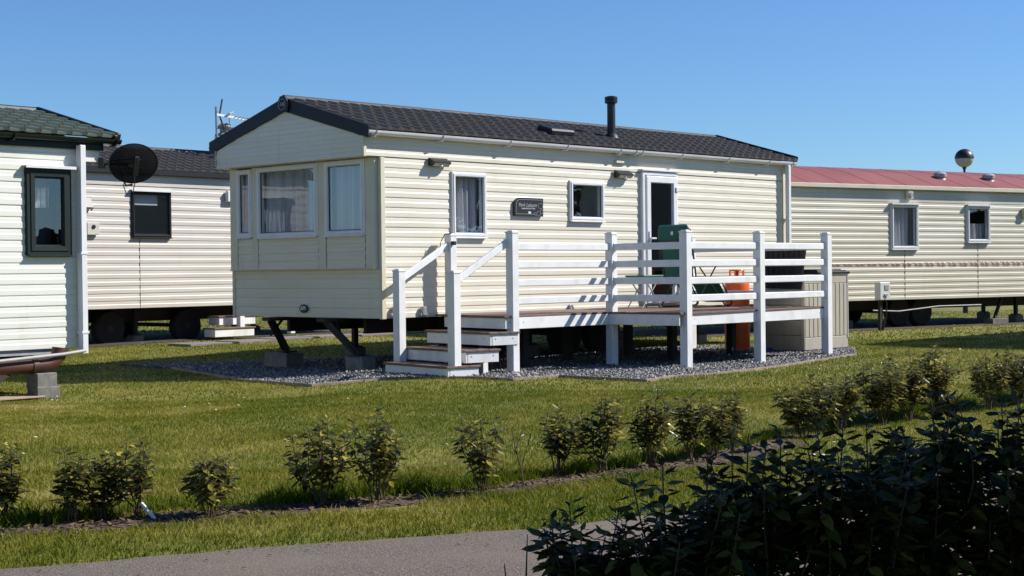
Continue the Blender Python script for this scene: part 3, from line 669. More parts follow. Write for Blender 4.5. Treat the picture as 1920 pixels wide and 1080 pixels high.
# windows and door
window(van, WL, *w1, 'white', .055, .03, True, netspan=(.06, .93))
window(van, WL, *w2, 'white', .055, .03, False, pane='glass')
mb = MB(); ring(mb, WL, *dr, [(0, -.01), (0, .055), (.012, .06), (.05, .06), (.055, .03), (.10, .03), (.10, -.04)]); dfr = mb.build("door_frame", MT['white'], van)
mb = MB(); ring(mb, WL, 5.17, 5.905, .715, 2.60, [(0, .0), (0, .07), (.01, .075), (.09, .075), (.10, .06), (.105, -.02)])
dl = mb.build("door", MT['white'], van)
MB().add([WL.p(5.272, .03, .817), WL.p(5.803, .03, .817), WL.p(5.803, .03, 2.497), WL.p(5.272, .03, 2.497)], [(0, 1, 2, 3)]).build("door_pane", MT['dglass'], dl)
mb = MB(); wbox(mb, WL, 5.20, 5.235, .075, .09, 1.60, 1.78, .004); wbox(mb, WL, 5.21, 5.33, .105, .125, 1.66, 1.685, .006); wbox(mb, WL, 5.208, 5.228, .085, .12, 1.66, 1.685, .004); mb.build("handle", MT['white'], dl)
for z in (2.38, 1.0): mb = MB(); wbox(mb, WL, 5.85, 5.93, .062, .095, z, z+.07, .006); mb.build("hinge", MT['white'], dl)
mb = MB(); wbox(mb, WL, 5.05, 5.97, .0, .085, 2.672, 2.70, .004); mb.build("door_hood", MT['white'], van)
frame_room(van, 0, L, Wd, ZB+.06, 2.93)
mb = MB(); mb.box(4.95, 4.98, .10, Wd-.1, .7, 2.9); mb.box(3.1, 3.13, .1, Wd-.1, .7, 2.9); mb.box(5.0, L-.1, 1.4, 1.43, .7, 2.9); mb.build("room_partition", MT['room'], van)
mb = MB(); mb.box(3.98, 4.22, .13, .2, 1.5, 2.22, .02); mb.build("interior_cabinet", MT['dark'], van)
# wall lamps, vents, plaque
lamp_unit(van, WL, .80, 1.10, 2.565, 2.66); lamp_unit(van, WL, 4.48, 4.80, 2.55, 2.65)
for z0, z1, o in ((2.86, 2.925, .06), (2.755, 2.80, .05)):
    mb = MB(); wbox(mb, WL, 4.50, 4.69, .015, o, z0, z1, .01); mb.build("flue_vent", MT['trimc'], van)
mb = MB(); wbox(mb, WL, .10, .22, .015, .06, .66, .70, .004); wbox(mb, WL, .14, .19, .015, .07, .66, .78, .004); mb.build("lower_bracket", MT['steel'], van)
mb = MB(); wbox(mb, WL, .60, .72, .015, .06, .65, .69, .004); wbox(mb, WL, .63, .70, .015, .07, .66, .77, .004); mb.build("lower_bracket", MT['steel'], van)
# roof flue and rooflight
def roofz(d): return 3.005+(ZR-3.005)*(d+.1)/1.625
mb = MB().lathe((5.05, .5, 3.1), [(.062, 0), (.062, .60), (.095, .61), (.098, .655), (.088, .66), (.098, .665), (.098, .70), (.05, .715)], 18); fl = mb.build("roof_flue", MT['black'], van, True)
MB().lathe((5.05, .5, roofz(.5)), [(.12, .0), (.10, .05), (.065, .08)], 18).build("flue_collar", MT['dark'], fl, True)
mb = MB(); up = Vector((0, 1.625, ZR-3.005)).normalized(); N = Vector((1, 0, 0)).cross(up)
mb.obox(Vector((3.75, .46, roofz(.46)))+N*.05, Vector((1, 0, 0)), up, N, (.26, .15, .05), .025); mb.build("roof_light", MT['dark'], van)
# plaque
pq = empty("sign_plaque", loc(2.645, .03, 2.08), RZ, "black slate-look plaque with script lettering on the long cream wall", "sign")
WP = Wall((0, 0, 0), (1, 0, 0), (0, -1, 0)); a, b = .285, .125
poly = [(-a, -b), (a, -b), (a, b), (-a+.11, b)]+[(-a+.11-.11*math.sin(t), b-.09+.09*math.cos(t)) for t in np.linspace(.2, math.pi/2, 5)]
MB().prism(poly, Vector((1, 0, 0)), Vector((0, 0, 1)), Vector((0, -1, 0)), Vector((0, .01, 0)), .025).build("plaque_board", MT['black'], pq)
mb = MB(); strokes(mb, WP, [(-a+.03, -b+.03), (.12, -b+.03)], .016); strokes(mb, WP, [(-a+.03, -b+.03), (-a+.03, b-.09), (-a+.05, b-.045), (-a+.09, b-.025), (a-.02, b-.025)], .016)
for cx, cz, r in ((.23, .02, .05), (.19, -.085, .04), (.25, -.06, .035), (.13, -.09, .025)):
    strokes(mb, WP, [(min(a-.004, cx+r*math.cos(t)), cz+r*.8*math.sin(t)) for t in np.linspace(0, 2*math.pi, 11)], .016, .003)
mb.build("engraved_border", MT['light_ink'], pq)
def facing_long(x, o, z): return mtx(Vector((1, 0, 0)), Vector((0, 0, 1)), Vector((0, -1, 0)), Vector((x, o, z)))
text("Park Leisure", .072, facing_long(-.03, -.0165, .025), MT['light_ink'], pq, shear=.25)
mb = MB()
for i in range(22): mb.box(-.15+i*.0105, -.15+i*.0125+.005, -.0165, -.0145, -.03, -.016+(.006 if i % 4 == 0 else 0))
mb.build("small_print", MT['light_ink'], pq)
mb = MB().lathe((.01, -.0145, -.075), [(.03, 0), (.03, .002)], 16, Z=Vector((0, -1, 0)), sx=1., sy=.6); mb.build("oval_mark", MT['white_ink'], pq)
# chassis, steadies
chassis(van, .1, L, Wd, ZB, [(1.6, .6), (3.4, .7), (5.3, .7), (7.4, .7), (1.6, 2.4), (4.2, 2.4), (7.4, 2.4)], [4.0, 4.75])
BL1, BL2 = (.42, -2.52), (.17, -.62)
for y, x1, y1 in ((2.1, BL1[0]-.02, 2.42), (.96, BL2[0]-.02, .62)):
    mb = MB(); mb.bar((-.12, y, .60), (x1, y1, .15), .07, .085); mb.bar((-.12, y, .60), (x1-.09, y1, .19), .02, .03); mb.bar((.12, y+.05, .60), (.03, (y+y1)/2+.04, .38), .03, .03)
    mb.box(x1-.1, x1+.1, y1-.09, y1+.09, .135, .155); mb.box(-.2, .2, y-.08, y+.08, .585, .632); mb.build("corner_steady", MT['under'], van)
def block(p, rz, label, sx=.44, sy=.215, sz=.2, name="concrete_block", hollow=False):
    o = empty(name, p, rz, label, "concrete block", "concrete blocks under the caravans"); mb = MB(); mb.box(-sx/2, sx/2, -sy/2, sy/2, 0, sz, .008); o2 = mb.build("block_body", MT['concrete'], o); return o
block(loc(BL1[0], BL1[1], -.075), RZ+1.57, "concrete block on gravel under the far left steady leg of the cream caravan", .5, .3)
block(loc(BL2[0], BL2[1], -.055), RZ+1.57, "concrete block on gravel under the cream caravan's near steady leg, left of the steps", .32, .24)

# ------------------------------------------------------------------ decking
dk = empty("decking", loc(0, 0, -.04), RZ, "white railed decking with brown boards and four steps beside the cream caravan", "decking")
zo = .04       # decking empty sits 4 cm below datum
DZ = .67+zo; d1, d2 = 1.5, 2.66
def post(u, d, z0, z1, w=.115, name="post", cap=True):
    mb = MB(); mb.box(u-w/2, u+w/2, -d-w/2, -d+w/2, z0, z1-.012, .006); p = mb.build(name, MT['paint'], dk)
    if cap:
        mb = MB(); mb.box(u-w/2-.006, u+w/2+.006, -d-w/2-.006, -d+w/2+.006, z1-.014, z1+.008, .004); mb.box(u-w/2+.012, u+w/2-.012, -d-w/2+.012, -d+w/2-.012, z1+.004, z1+.022, .008); mb.build("post_cap", MT['paint'], p)
    return p
ZT = 1.68+zo
A = (.78, 1.5); Bp = (2.64, 1.5); Cp = (2.70, 2.66); Dp = (4.26, 2.68); Ep = (5.86, 2.70); Fp = (6.10, .16)
for p in (A, Bp, Cp, Dp, Ep): post(*p, -.08, ZT)
post(*Fp, -.08, ZT+.02)
def rail(p, q, z, inset=.052, h=.088, w=.045, z2=None):
    p = Vector((p[0], -p[1], z)); q = Vector((q[0], -q[1], z if z2 is None else z2)); d = (q-p).normalized(); p = p+d*inset; q = q-d*inset
    mb = MB(); mb.bar(p, q, w, h, .009); r = mb.build("rail", MT['paint'], dk)
    for e, s in ((p, 1), (q, -1)):
        mb = MB(); mb.bar(e, e+d*(s*.018), w+.016, h+.012, .004); mb.build("rail_bracket", MT['paint'], r)
RZS = [1.505+zo, 1.285+zo, 1.065+zo, .845+zo]
for z in RZS:
    rail(A, Bp, z); rail(Bp, Cp, z+random.uniform(-.004, .004)); rail(Cp, Dp, z); rail(Dp, Ep, z); rail(Ep, Fp, z)
# fascias
def fascia(p, q, z0, z1, t=.028, name="fascia"):
    p = Vector((p[0], -p[1], (z0+z1)/2)); q = Vector((q[0], -q[1], (z0+z1)/2)); mb = MB(); mb.bar(p, q, t, z1-z0, .003); f = mb.build(name, MT['paint'], dk)
    d = (q-p).normalized(); Lf = (q-p).length; n = d.cross(Vector((0, 0, 1)))
    mb = MB()
    for s in (.1, Lf-.1):
        for sg in (1, -1): mb.obox(p+d*s+n*(sg*(t/2+.001))+Vector((0, 0, .01)), d, n, Vector((0, 0, 1)), (.006, .0012, .006))
    mb.build("screw", MT['steel'], f)
fascia((A[0]+.06, 1.512), (2.57, 1.512), DZ-.165, DZ-.026); fascia((2.57, 1.50), (2.57, 2.66), DZ-.165, DZ-.026)
fascia((2.76, 2.652), (5.80, 2.672), DZ-.165, DZ-.026); fascia((5.88, 2.64), (6.06, .2), DZ-.165, DZ-.026)
mb = MB()
# deck boards: run along the caravan
nb = 10; pw = (d1+.03-.06)/nb
for i in range(nb):
    y0 = .06+pw*i; mb = MB(); mb.box(.60+.28*(1-i/nb)*.9, 6.04-.18*i/nb, -(y0+pw-.005), -y0, DZ-.026, DZ+random.uniform(-.002, .002), .003); mb.build("deck_board", MT['deck'], dk)
nb2 = 8; pw2 = (d2+.035-(d1+.03))/nb2
for i in range(nb2):
    y0 = d1+.03+pw2*i; mb = MB(); mb.box(2.545, 5.90+.02-.01*i, -(y0+pw2-.005), -y0, DZ-.026, DZ+random.uniform(-.002, .002), .003); mb.build("deck_board", MT['deck'], dk)
for u in (1.2, 2.0, 2.9, 3.8, 4.7, 5.5):
    dd = d1 if u < 2.5 else d2; mb = MB(); mb.box(u-.025, u+.025, -dd+.03, -.08, DZ-.16, DZ-.028); mb.build("joist", MT['under'], dk)
for u, d in ((1.6, .9), (2.9, .5), (3.9, 1.5), (5.4, 1.4), (4.3, .4), (2.2, .3)):
    mb = MB(); mb.box(u-.05, u+.05, -d-.05, -d+.05, -.08, DZ-.15); mb.build("support_post", MT['under'], dk)
# steps: slightly skewed to the caravan, rising towards it
wv = Vector((.165, .986, 0)); tv = Vector((.986, -.165, 0))       # along the tread (towards the wall), going up
def step(ur, z_top, z_bot, going, wl, right_ext=0.):
    c0 = Vector((ur, -1.5, 0))
    P = lambda a, b, z: c0+tv*a+wv*b+Vector((0, 0, z))
    def bx(name, a0, a1, b0, b1, z0, z1, m, bev=.004):
        c = P((a0+a1)/2, (b0+b1)/2, (z0+z1)/2); mb = MB(); mb.obox(c, tv, wv, Vector((0, 0, 1)), (abs(a1-a0)/2, abs(b1-b0)/2, abs(z1-z0)/2), bev); return mb.build(name, m, dk)
    rs_ = bx("riser", .02, .048, 0.0, wl, z_bot, z_top-.028, MT['paint'])
    sp = bx("step_side", .05, going, -.003, .025, z_bot, z_top-.028, MT['paint'])
    bx("step_side", .05, going, wl-.025, wl+.003, z_bot, z_top-.028, MT['paint'])
    tn = 3; tw_ = (going+.03)/tn
    for k in range(tn): bx("tread_board", -.005+tw_*k, -.005+tw_*(k+1)-.006, -.02, wl+.02, z_top-.026, z_top, MT['deck'], .003)
    mb = MB()
    for b_ in (.12, wl-.2): c = P(.018, b_, (z_top+z_bot)/2); mb.obox(c, tv, wv, Vector((0, 0, 1)), (.0015, .007, .007))
    mb.build("screw", MT['steel'], rs_)
    mb = MB()
    for a_ in (.1, going-.08): c = P(a_, -.0045, (z_top+z_bot)/2); mb.obox(c, tv, wv, Vector((0, 0, 1)), (.007, .0015, .007))
    mb.build("screw", MT['steel'], sp)
step(.62, DZ, DZ-.16, .16, 1.30); step(.36, .48+zo, .32+zo, .44, 1.36); step(-.05, .285+zo, .13+zo, .50, 1.36); step(-.345, .108+zo, -.06, .46, 1.36)
post(1.03, .17, DZ-.02, ZT); nl = post(.09, .22, .10+zo, 1.23+zo); post(-.17, 1.46, .10+zo, 1.20+zo)
post(.36, 1.40, -.08, .30+zo, .09, "support_post", False); post(.55, .35, -.08, .30+zo, .09, "support_post", False)
rail((-.17, 1.46), (.78, 1.46), 1.08+zo, z2=1.58+zo); rail((.09, .22), (1.03, .17), 1.11+zo, z2=1.57+zo)
mb = MB(); mb.box(.97, 1.03, -.285, -.23, 1.55+zo, 1.60+zo, .008); mb.build("gate_latch", MT['black'], dk)
mb = MB(); mb.box(.97, 1.02, -.28, -.23, DZ+.01, DZ+.06, .008); mb.build("gate_latch", MT['black'], dk)
MB().bar((.825, -1.45, DZ+.01), (.825, -1.45, 1.66+zo), .02, .02).build("gate_stop", MT['black'], dk)
# two light cables by the newel
MB().tube([(1.0, -.22, 1.70+zo), (.94, -.16, 1.69+zo), (.93, -.1, 1.6+zo), (.92, -.05, 1.4+zo)], .006, 5).build("cable", MT['black'], dk)

# ------------------------------------------------------------------ things on and by the deck
DT = .67+.002
ch = empty("garden_recliner", loc(4.62, 1.05, DT), RZ, "green folding recliner with headrest pillow standing on the decking by the door", "recliner")
def panel(name, pts, wd, m, parent, sag=.03, th=.012, ny=5):
    V = []; F = []; n = len(pts)
    for k in (0, 1):
        for i, (x, z) in enumerate(pts):
            for j in range(ny+1):
                y = -wd/2+wd*j/ny; s = sag*(1-(2*j/ny-1)**2)*math.sin(math.pi*i/(n-1))
                V.append((x-s*.7, y, z-s*.3-th*k))
    q = ny+1
    for k in (0, 1):
        for i in range(n-1):
            for j in range(ny): F.append(tuple(k*n*q+v for v in (i*q+j, i*q+j+1, (i+1)*q+j+1, (i+1)*q+j)))
    return MB().add(V, F).build(name, m, parent, True)
panel("backrest", [(.05, .36), (.02, .6), (-.03, .85), (-.07, 1.10)], .50, MT['teal'], ch)
panel("seat", [(.06, .36), (.3, .33), (.55, .36), (.62, .38)], .50, MT['teal'], ch)
panel("footrest", [(.62, .38), (.74, .24), (.84, .10)], .48, MT['teal'], ch, .015)
mb = MB(); mb.obox(Vector((-.10, 0, 1.06)), Vector((0, 1, 0)), Vector((.1, 0, 1)).normalized(), Vector((-1, 0, .1)).normalized(), (.255, .105, .03), .022); hp = mb.build("headrest_pillow", MT['teal'], ch, True)
mb = MB(); mb.box(-.137, -.13, -.03, .01, 1.02, 1.07); mb.build("care_tag", MT['white'], hp)
mb = MB(); mb.box(-.106, -.098, -.2, .2, .93, .955); mb.build("pillow_strap", MT['black'], hp)
for s in (-1, 1):
    y = s*.285
    MB().tube([(.06, y, .36), (.02, y, .62), (-.03, y, .86), (-.07, y*.98, 1.09), (-.085, y*.8, 1.135), (-.085, 0, 1.14)], .012, 7).build("back_frame", MT['black'], ch, True)
    MB().tube([(.06, y, .36), (.3, y, .345), (.62, y, .40), (.86, y, .08), (.86, y*.5, .07), (.86, 0, .07)], .012, 7).build("seat_frame", MT['black'], ch, True)
    MB().tube([(-.06, y*1.05, .03), (.0, y*1.05, .012), (.78, y*1.05, .012), (.86, y*1.05, .03), (.88, y*1.05, .09), (.84, y*1.05, .12)], .014, 7).build("base_runner", MT['black'], ch, True)
    MB().tube([(.0, y*1.05, .012), (.5, y*1.05, .58)], .011, 7).build("leg", MT['black'], ch, True)
    MB().tube([(.72, y*1.05, .012), (.12, y*1.05, .56)], .011, 7).build("leg", MT['black'], ch, True)
    mb = MB(); mb.bar((-.0, y*1.06, .60), (.52, y*1.06, .60), .045, .022, .008); mb.build("armrest", MT['black'], ch)
    MB().tube([(-.03, y, .8), (.0, y*1.05, .6)], .010, 6).build("arm_link", MT['black'], ch)
tb = empty("folding_table", loc(4.0, .95, DT), RZ, "small green folding table left of the green recliner on the decking", "table")
mb = MB(); mb.box(-.22, .22, -.17, .17, .435, .462, .008); mb.box(-.2, .2, -.15, .15, .41, .435, .004); mb.build("tabletop", MT['gplast'], tb)
for y in (-.13, .13):
    for s in (-1, 1): MB().tube([(s*.17, y+.01*s, .415), (-s*.20, y+.01*s, .008)], .009, 6).build("leg", MT['steel'], tb)
gb = empty("gas_bottle", loc(6.28, .88, -.03), RZ, "tall orange gas bottle standing on the gravel beyond the decking", "gas bottle")
mb = MB().lathe((0, 0, 0), [(.17, .0), (.18, .05), (.187, .08), (.187, 1.0), (.175, 1.05), (.14, 1.10), (.08, 1.13), (.03, 1.14)], 28); mb.build("cylinder_body", MT['orange'], gb, True)
mb = MB().lathe((0, 0, -.005), [(.19, 0), (.195, .05), (.188, .08)], 28); mb.build("foot_ring", MT['orange'], gb, True)
mb = MB()
for k in range(4):
    t = k*math.pi/2+.4; mb.bar((.10*math.cos(t), .10*math.sin(t), 1.09), (.10*math.cos(t), .10*math.sin(t), 1.22), .03, .02)
mb.tube([(.10*math.cos(t), .10*math.sin(t), 1.215) for t in np.linspace(0, 2*math.pi, 21)], .014, 6); mb.build("collar", MT['orange'], gb)
mb = MB().lathe((0, 0, 1.13), [(.02, 0), (.02, .06), (.03, .06), (.03, .08)], 10); mb.build("valve", MT['black'], gb)
# storage box
sx0, sx1, sy0, sy1, sh = 0., 1.16, 0., .80, 1.17
bx = empty("storage_box", loc(6.22, 2.10, -.04), RZ, "tall taupe plastic storage shed with black lid at the right end of the decking", "storage box")
mb = MB(); mb.box(sx0+.02, sx1-.02, sy0+.02, sy1-.02, .02, sh-.03, .01); mb.build("shed_body", MT['tan'], bx)
mb = MB(); mb.box(-.015, sx1+.015, -.015, sy1+.015, 0, .055, .005); mb.build("plinth", MT['black'], bx)
# plank faces
def planks(W, s0, s1, n, z0, z1, horiz=False):
    st = (s1-s0)/n
    for i in range(n):
        mb = MB()
        if horiz: q = (z1-z0)/n; wbox(mb, W, s0, s1, -.015, .006, z0+q*i, z0+q*(i+1)-.012, .006)
        else: wbox(mb, W, s0+st*i, s0+st*(i+1)-.012, -.015, .006, z0, z1, .006)
        mb.build("plank", MT['tan'], bx)
Wf = Wall((0, 0, 0), (1, 0, 0), (0, -1, 0)); Ws = Wall((0, 0, 0), (0, 1, 0), (-1, 0, 0)); Wr = Wall((sx1, 0, 0), (0, 1, 0), (1, 0, 0))
for a, b in ((.0, .57), (.59, sx1)):
    mb = MB(); wbox(mb, Wf, a, b, -.02, .004, .06, .24, .008); mb.build("door_rail", MT['tan'], bx)
    mb = MB(); wbox(mb, Wf, a, b, -.02, .004, sh-.15, sh-.02, .008); mb.build("door_rail", MT['tan'], bx)
    planks(Wf, a+.01, b, 5, .243, sh-.153)
mb = MB(); wbox(mb, Ws, 0, .06, -.02, .012, .06, sh-.02, .008); mb.build("corner_strip", MT['tan'], bx)
planks(Ws, .065, sy1, 5, .06, sh-.02, True)
planks(Wr, .02, sy1, 5, .06, sh-.02)
mb = MB(); wbox(mb, Wf, sx1-.03, sx1+.012, -.03, .012, .20, sh-.02, .006); mb.build("corner_strip", MT['grey'], bx)
mb = MB(); mb.box(.30, sx1+.03, -.035, sy1+.02, sh-.015, sh+.03, .015); mb.box(.34, sx1-.02, .0, sy1-.03, sh+.02, sh+.05, .018); lid = mb.build("lid", MT['dark'], bx)
for k in range(4): mb = MB(); mb.box(.42+k*.2, .44+k*.2, .03, sy1-.06, sh+.048, sh+.058, .004); mb.build("lid_rib", MT['dark'], lid)
mb = MB(); wbox(mb, Wf, .54, .62, .004, .03, sh-.10, sh-.05, .006); wbox(mb, Wf, .56, .60, .004, .04, sh-.14, sh-.09, .006); mb.build("latch", MT['black'], bx)
# the raised, ribbed black flap at the caravan side of the shed
mb = MB(); y0, y1 = .0, .66
V = [(-.07, -.06, 1.53), (-.07, .66, 1.53), (-.05, .64, .96), (-.05, .04, .94), (-.02, -.06, 1.53), (-.02, .66, 1.53), (-.012, .64, .96), (-.012, .04, .94)]
mb.add(V, [(0, 1, 2, 3), (7, 6, 5, 4), (0, 4, 5, 1), (3, 2, 6, 7), (0, 3, 7, 4), (1, 5, 6, 2)]); fp = mb.build("raised_lid", MT['dark'], bx)
for k in range(7):
    y = .04+k*.09; mb = MB(); mb.bar((-.077, y, 1.51), (-.057, y*.93+.05, .97), .02, .014, .004, up=Vector((1, 0, 0))); mb.build("lid_rib", MT['dark'], fp)
def rock(name, p, r, m, label, cat, seed=1):
    bm = bmesh.new(); bmesh.ops.create_icosphere(bm, subdivisions=2, radius=1)
    rr = random.Random(seed)
    for v in bm.verts: v.co = Vector((v.co.x*r[0], v.co.y*r[1], v.co.z*r[2]))*rr.uniform(.85, 1.1)
    me = bpy.data.meshes.new(name); bm.to_mesh(me); bm.free(); me.materials.append(m); o = bpy.data.objects.new(name, me); col.objects.link(o); o.location = p; return tag(o, label, cat)
rock("stone", loc(6.2, 1.25, .0), (.13, .08, .06), MT['stone'], "smooth pale stone lying at the foot of the orange gas bottle", "stone", 3)
bc = MB().lathe((0, 0, 0), [(.045, 0), (.05, .01), (.05, .07), (.04, .08)], 14).build("bottle_cap", MT['blue']); bc.location = loc(6.2, 1.5, -.03); tag(bc, "small blue plastic cap on the gravel beside the pale stone", "cap")
for i, (u, d, r_, lab) in enumerate(((.35, 1.95, .055, "largest white pebble on the gravel at the right foot of the steps"), (.62, 2.0, .04, "right hand small white pebble on gravel near the steps"), (.2, 2.12, .035, "small white pebble closest to the bottom step's front corner"))):
    rock("white_pebble", loc(u, d, -.01), (r_, r_*.8, r_*.55), MT['stone'], lab, "pebble", 20+i)['group'] = "white pebbles by the steps"

# ------------------------------------------------------------------ near-left caravan (pale, green trim)
LV0 = Vector((-4.69, 17.0, 0)); thl = R(41.4); Ul = Vector((math.sin(thl), math.cos(thl), 0)); LL = 9.0
lv = empty("static_caravan", LV0-Ul*LL, math.pi/2-thl, "pale static caravan with green tiled roof and green window at the left edge", "static caravan", VG)
lb, le, lr = .43, 2.69, 3.14
wl = Wall((0, 0, 0), (1, 0, 0), (0, -1, 0)); wr = Wall((LL, 0, 0), (0, 1, 0), (1, 0, 0)); wk = Wall((0, Wd, 0), (1, 0, 0), (0, 1, 0)); wf = Wall((0, 0, 0), (0, 1, 0), (-1, 0, 0))
lw = (LL-.71, LL-.16, 1.43, 2.37); lw2 = (LL-4.2, LL-3.2, 1.5, 2.37)
hs = [(a+.02, b-.02, c+.02, d-.02) for a, b, c, d in (lw, lw2)]
clad(lv, wl, lambda z: (0., LL-.03), lb, 1.47, .118, hs, MT['pale']); clad(lv, wl, lambda z: (0., LL-.03), 1.47, 2.46, .118, hs, MT['pale'])
clad(lv, wl, lambda z: (0., LL+.22), 2.46, 2.60, .14, [], MT['pale'])
rw = (.5, 1.25, 1.35, 2.3); rw2 = (1.75, 2.6, 1.35, 2.3)
hr = [(a+.02, b-.02, c+.02, d-.02) for a, b, c, d in (rw, rw2)]
gl2 = lambda z: (.03, Wd-.03) if z < 2.66 else (1.525*min(1, (z-2.66)/.47), Wd-1.525*min(1, (z-2.66)/.47))
clad(lv, wr, gl2, lb, 3.1, .12, hr, MT['pale']); clad(lv, wk, lambda z: (0, LL), lb, 2.6, .13, [], MT['pale']); clad(lv, wf, gl2, lb, 3.1, .13, [], MT['pale'])
window(lv, wl, *lw, 'green', .10, .035, False, hood='white'); window(lv, wl, *lw2, 'green', .09, .035, True, hood='white')
window(lv, wr, *rw, 'green', .08, .035, True); window(lv, wr, *rw2, 'green', .08, .035, True)
mb = MB(); mb.box(LL-.62, LL-.3, .14, .3, lb+.1, 1.95, .02); mb.build("interior_cabinet", MT['dark'], lv)
mb = MB(); wbox(mb, wl, -.2, LL+.25, .02, .045, 2.585, 2.675, .004); mb.build("eaves_fascia", MT['green'], lv)
gutter(lv, -.2, LL+.42, -.10, 2.71, MT['green'], [LL-.9, LL+.35], .05)
tiled_slope(lv, -.2, LL+.40, -.10, 2.735, 1.525, lr, MT['gtile'], MT['gedge'], part_x=(LL-2.2, LL+1), tw=.19, nrow=7)
tiled_slope(lv, -.2, LL+.40, Wd+.10, 2.735, 1.525, lr, MT['gtile'], MT['gedge'], tw=.38, nrow=4)
for s in (0, 1):
    mb = MB(); y_ = -.12 if s == 0 else Wd+.12; mb.bar((LL+.40, y_, 2.745), (LL+.40, 1.525, lr+.03), .06, .075, .012); mb.build("verge_trim", MT['green'], lv)
    mb = MB(); mb.bar((LL+.36, y_, 2.70), (LL+.36, 1.525, lr-.03), .05, .12, .01); mb.build("barge_board", MT['green'], lv)
MB().tube([(-.2, 1.525, lr+.01), (LL+.42, 1.525, lr+.01)], .05, 8).build("ridge_cap", MT['green'], lv, True)
mb = MB(); mb.box(LL-.10, LL-.025, -.12, -.03, .36, 2.63, .008); lp = mb.build("downpipe", MT['white'], lv)
for z in (.58, 1.44): mb = MB(); mb.box(LL-.108, LL-.017, -.126, -.02, z, z+.025, .002); mb.build("pipe_clip", MT['white'], lp)
mb = MB(); mb.box(LL-.03, LL+.03, -.03, .03, lb-.02, 2.47, .006); mb.build("corner_trim", MT['white'], lv)
mb = MB(); mb.box(LL-.03, LL+.03, Wd-.03, Wd+.03, lb-.02, 2.6, .006); mb.build("corner_trim", MT['white'], lv)
MB().add([(-.15, -.03, 2.60), (LL+.36, -.03, 2.60), (LL+.36, Wd+.03, 2.60), (-.15, Wd+.03, 2.60)], [(0, 1, 2, 3)]).build("soffit", MT['trimc'], lv)
frame_room(lv, 0, LL, Wd, lb+.06, 2.55)
chassis(lv, .1, LL-.2, Wd, lb, [(2, .7), (5, .7), (2, 2.3), (5, 2.3)], [4.2], .10)
MB().tube([(LL-4, -.12, .265), (LL-.70, -.12, .265), (LL-.56, -.12, .27), (LL-.46, -.12, .30), (LL-.40, -.12, .36), (LL-.385, -.12, .44)], .08, 14).build("waste_pipe", MT['brown'], lv, True)
MB().lathe((LL-.74, -.12, .265), [(.089, 0), (.089, .06)], 14, Z=Vector((1, 0, 0)), X=Vector((0, 1, 0))).build("pipe_collar", MT['brown'], lv, True)
MB().tube([(LL-3, -.24, .27), (LL-1.2, -.23, .335), (LL-.4, -.22, .375), (LL-.12, -.20, .40)], .019, 10).build("drain_hose", MT['grey'], lv, True)
for a, b in (((LL-.4, .35, .42), (LL-1.2, .1, -.02)), ((LL-.95, .9, .42), (LL-.25, .4, .25)), ((LL-1.6, .5, .42), (LL-.9, .6, .2))):
    MB().bar(a, b, .06, .08).build("drawbar_leg", MT['under'], lv)
mb = MB(); mb.box(LL-1.1, LL-.2, .02, .07, lb-.06, lb-.006); mb.build("sill_rail", MT['grey'], lv)
def lloc(s, d, z): p = LV0+Ul*s+Vector((math.cos(thl), -math.sin(thl), 0))*d; return Vector((p.x, p.y, z))
p = lloc(-.60, .14, 0); zz = gz(p.x, p.y)
for k, (off_, r2) in enumerate((((0, 0, -.02), .0), ((-.02, .01, .06), .05))):
    q = p+Vector((off_[0], off_[1], 0)); o = block((q.x, q.y, zz+(-.01 if k == 0 else .105)), math.pi/2-thl+r2, ["lower rough concrete block beneath the brown waste pipe at left", "upper grey concrete block directly carrying the brown waste pipe"][k], .25 if k else .27, .20, .135 if k == 0 else .185-zz-.105)
mb = MB(); mb.box(-.5, .5, -.2, .2, 0, .02, .003); o = mb.build("ply_board", MT['wood']); p = lloc(-1.15, .05, 0); o.location = (p.x, p.y, gz(p.x, p.y)+.01); o.rotation_euler = (0, 0, math.pi/2-thl); tag(o, "pale plywood board lying under the left caravan by the block", "board")

# satellite dish on a wall arm off the left caravan's corner
sd = empty("satellite_dish", lloc(.36, .12, 2.37), 0, "dark perforated satellite dish on an arm at the left caravan's roof corner", "satellite dish")
N_ = Vector((-.50, .80, .28)).normalized(); X_ = Vector((0, 0, 1)).cross(N_).normalized(); Y_ = N_.cross(X_)
c_ = Vector((.19, .0, .075)); prof = [(.002, -.05), (.08, -.047), (.15, -.036), (.205, -.016), (.245, .0)]
dm = MB().lathe(c_, prof, 30, Z=N_, X=X_, sx=1.12, sy=.90); dm.f = dm.f[:-1]; dm.mi = dm.mi[:-1]
dd_ = dm.build("dish", MT['mesh'], sd, True)
MB().tube([c_+N_*0+X_*(.245*1.12*math.cos(t))+Y_*(.245*.90*math.sin(t)) for t in np.linspace(0, 2*math.pi, 37)], .008, 5).build("rim", MT['black'], dd_, True)
bk = c_-N_*.055
mb = MB(); mb.bar(bk+Y_*.10-N_*.03, bk-Y_*.12-N_*.03, .05, .05, .006); mb.tube([bk-N_*.04, Vector((.0, -.03, .07)), Vector((-.14, -.02, .07))], .018, 8); mb.build("mounting_arm", MT['black'], sd)
mb = MB(); mb.box(-.19, -.12, -.06, .04, .02, .14, .008); mb.build("clamp", MT['black'], sd)
MB().tube([c_-Y_*.24, c_-Y_*.30+N_*.2, c_-Y_*.22+N_*.36], .012, 6).build("feed_arm", MT['black'], sd)
MB().lathe(c_-Y_*.20+N_*.34, [(.02, 0), (.035, .03), (.03, .12)], 10, Z=N_, X=X_).build("receiver_head", MT['black'], sd)
MB().tube([bk-Y_*.1, bk-Y_*.2-N_*.04, bk-Y_*.32, bk-Y_*.34+X_*.07, bk-Y_*.22+X_*.12], .006, 5).build("cable", MT['black'], sd, True)
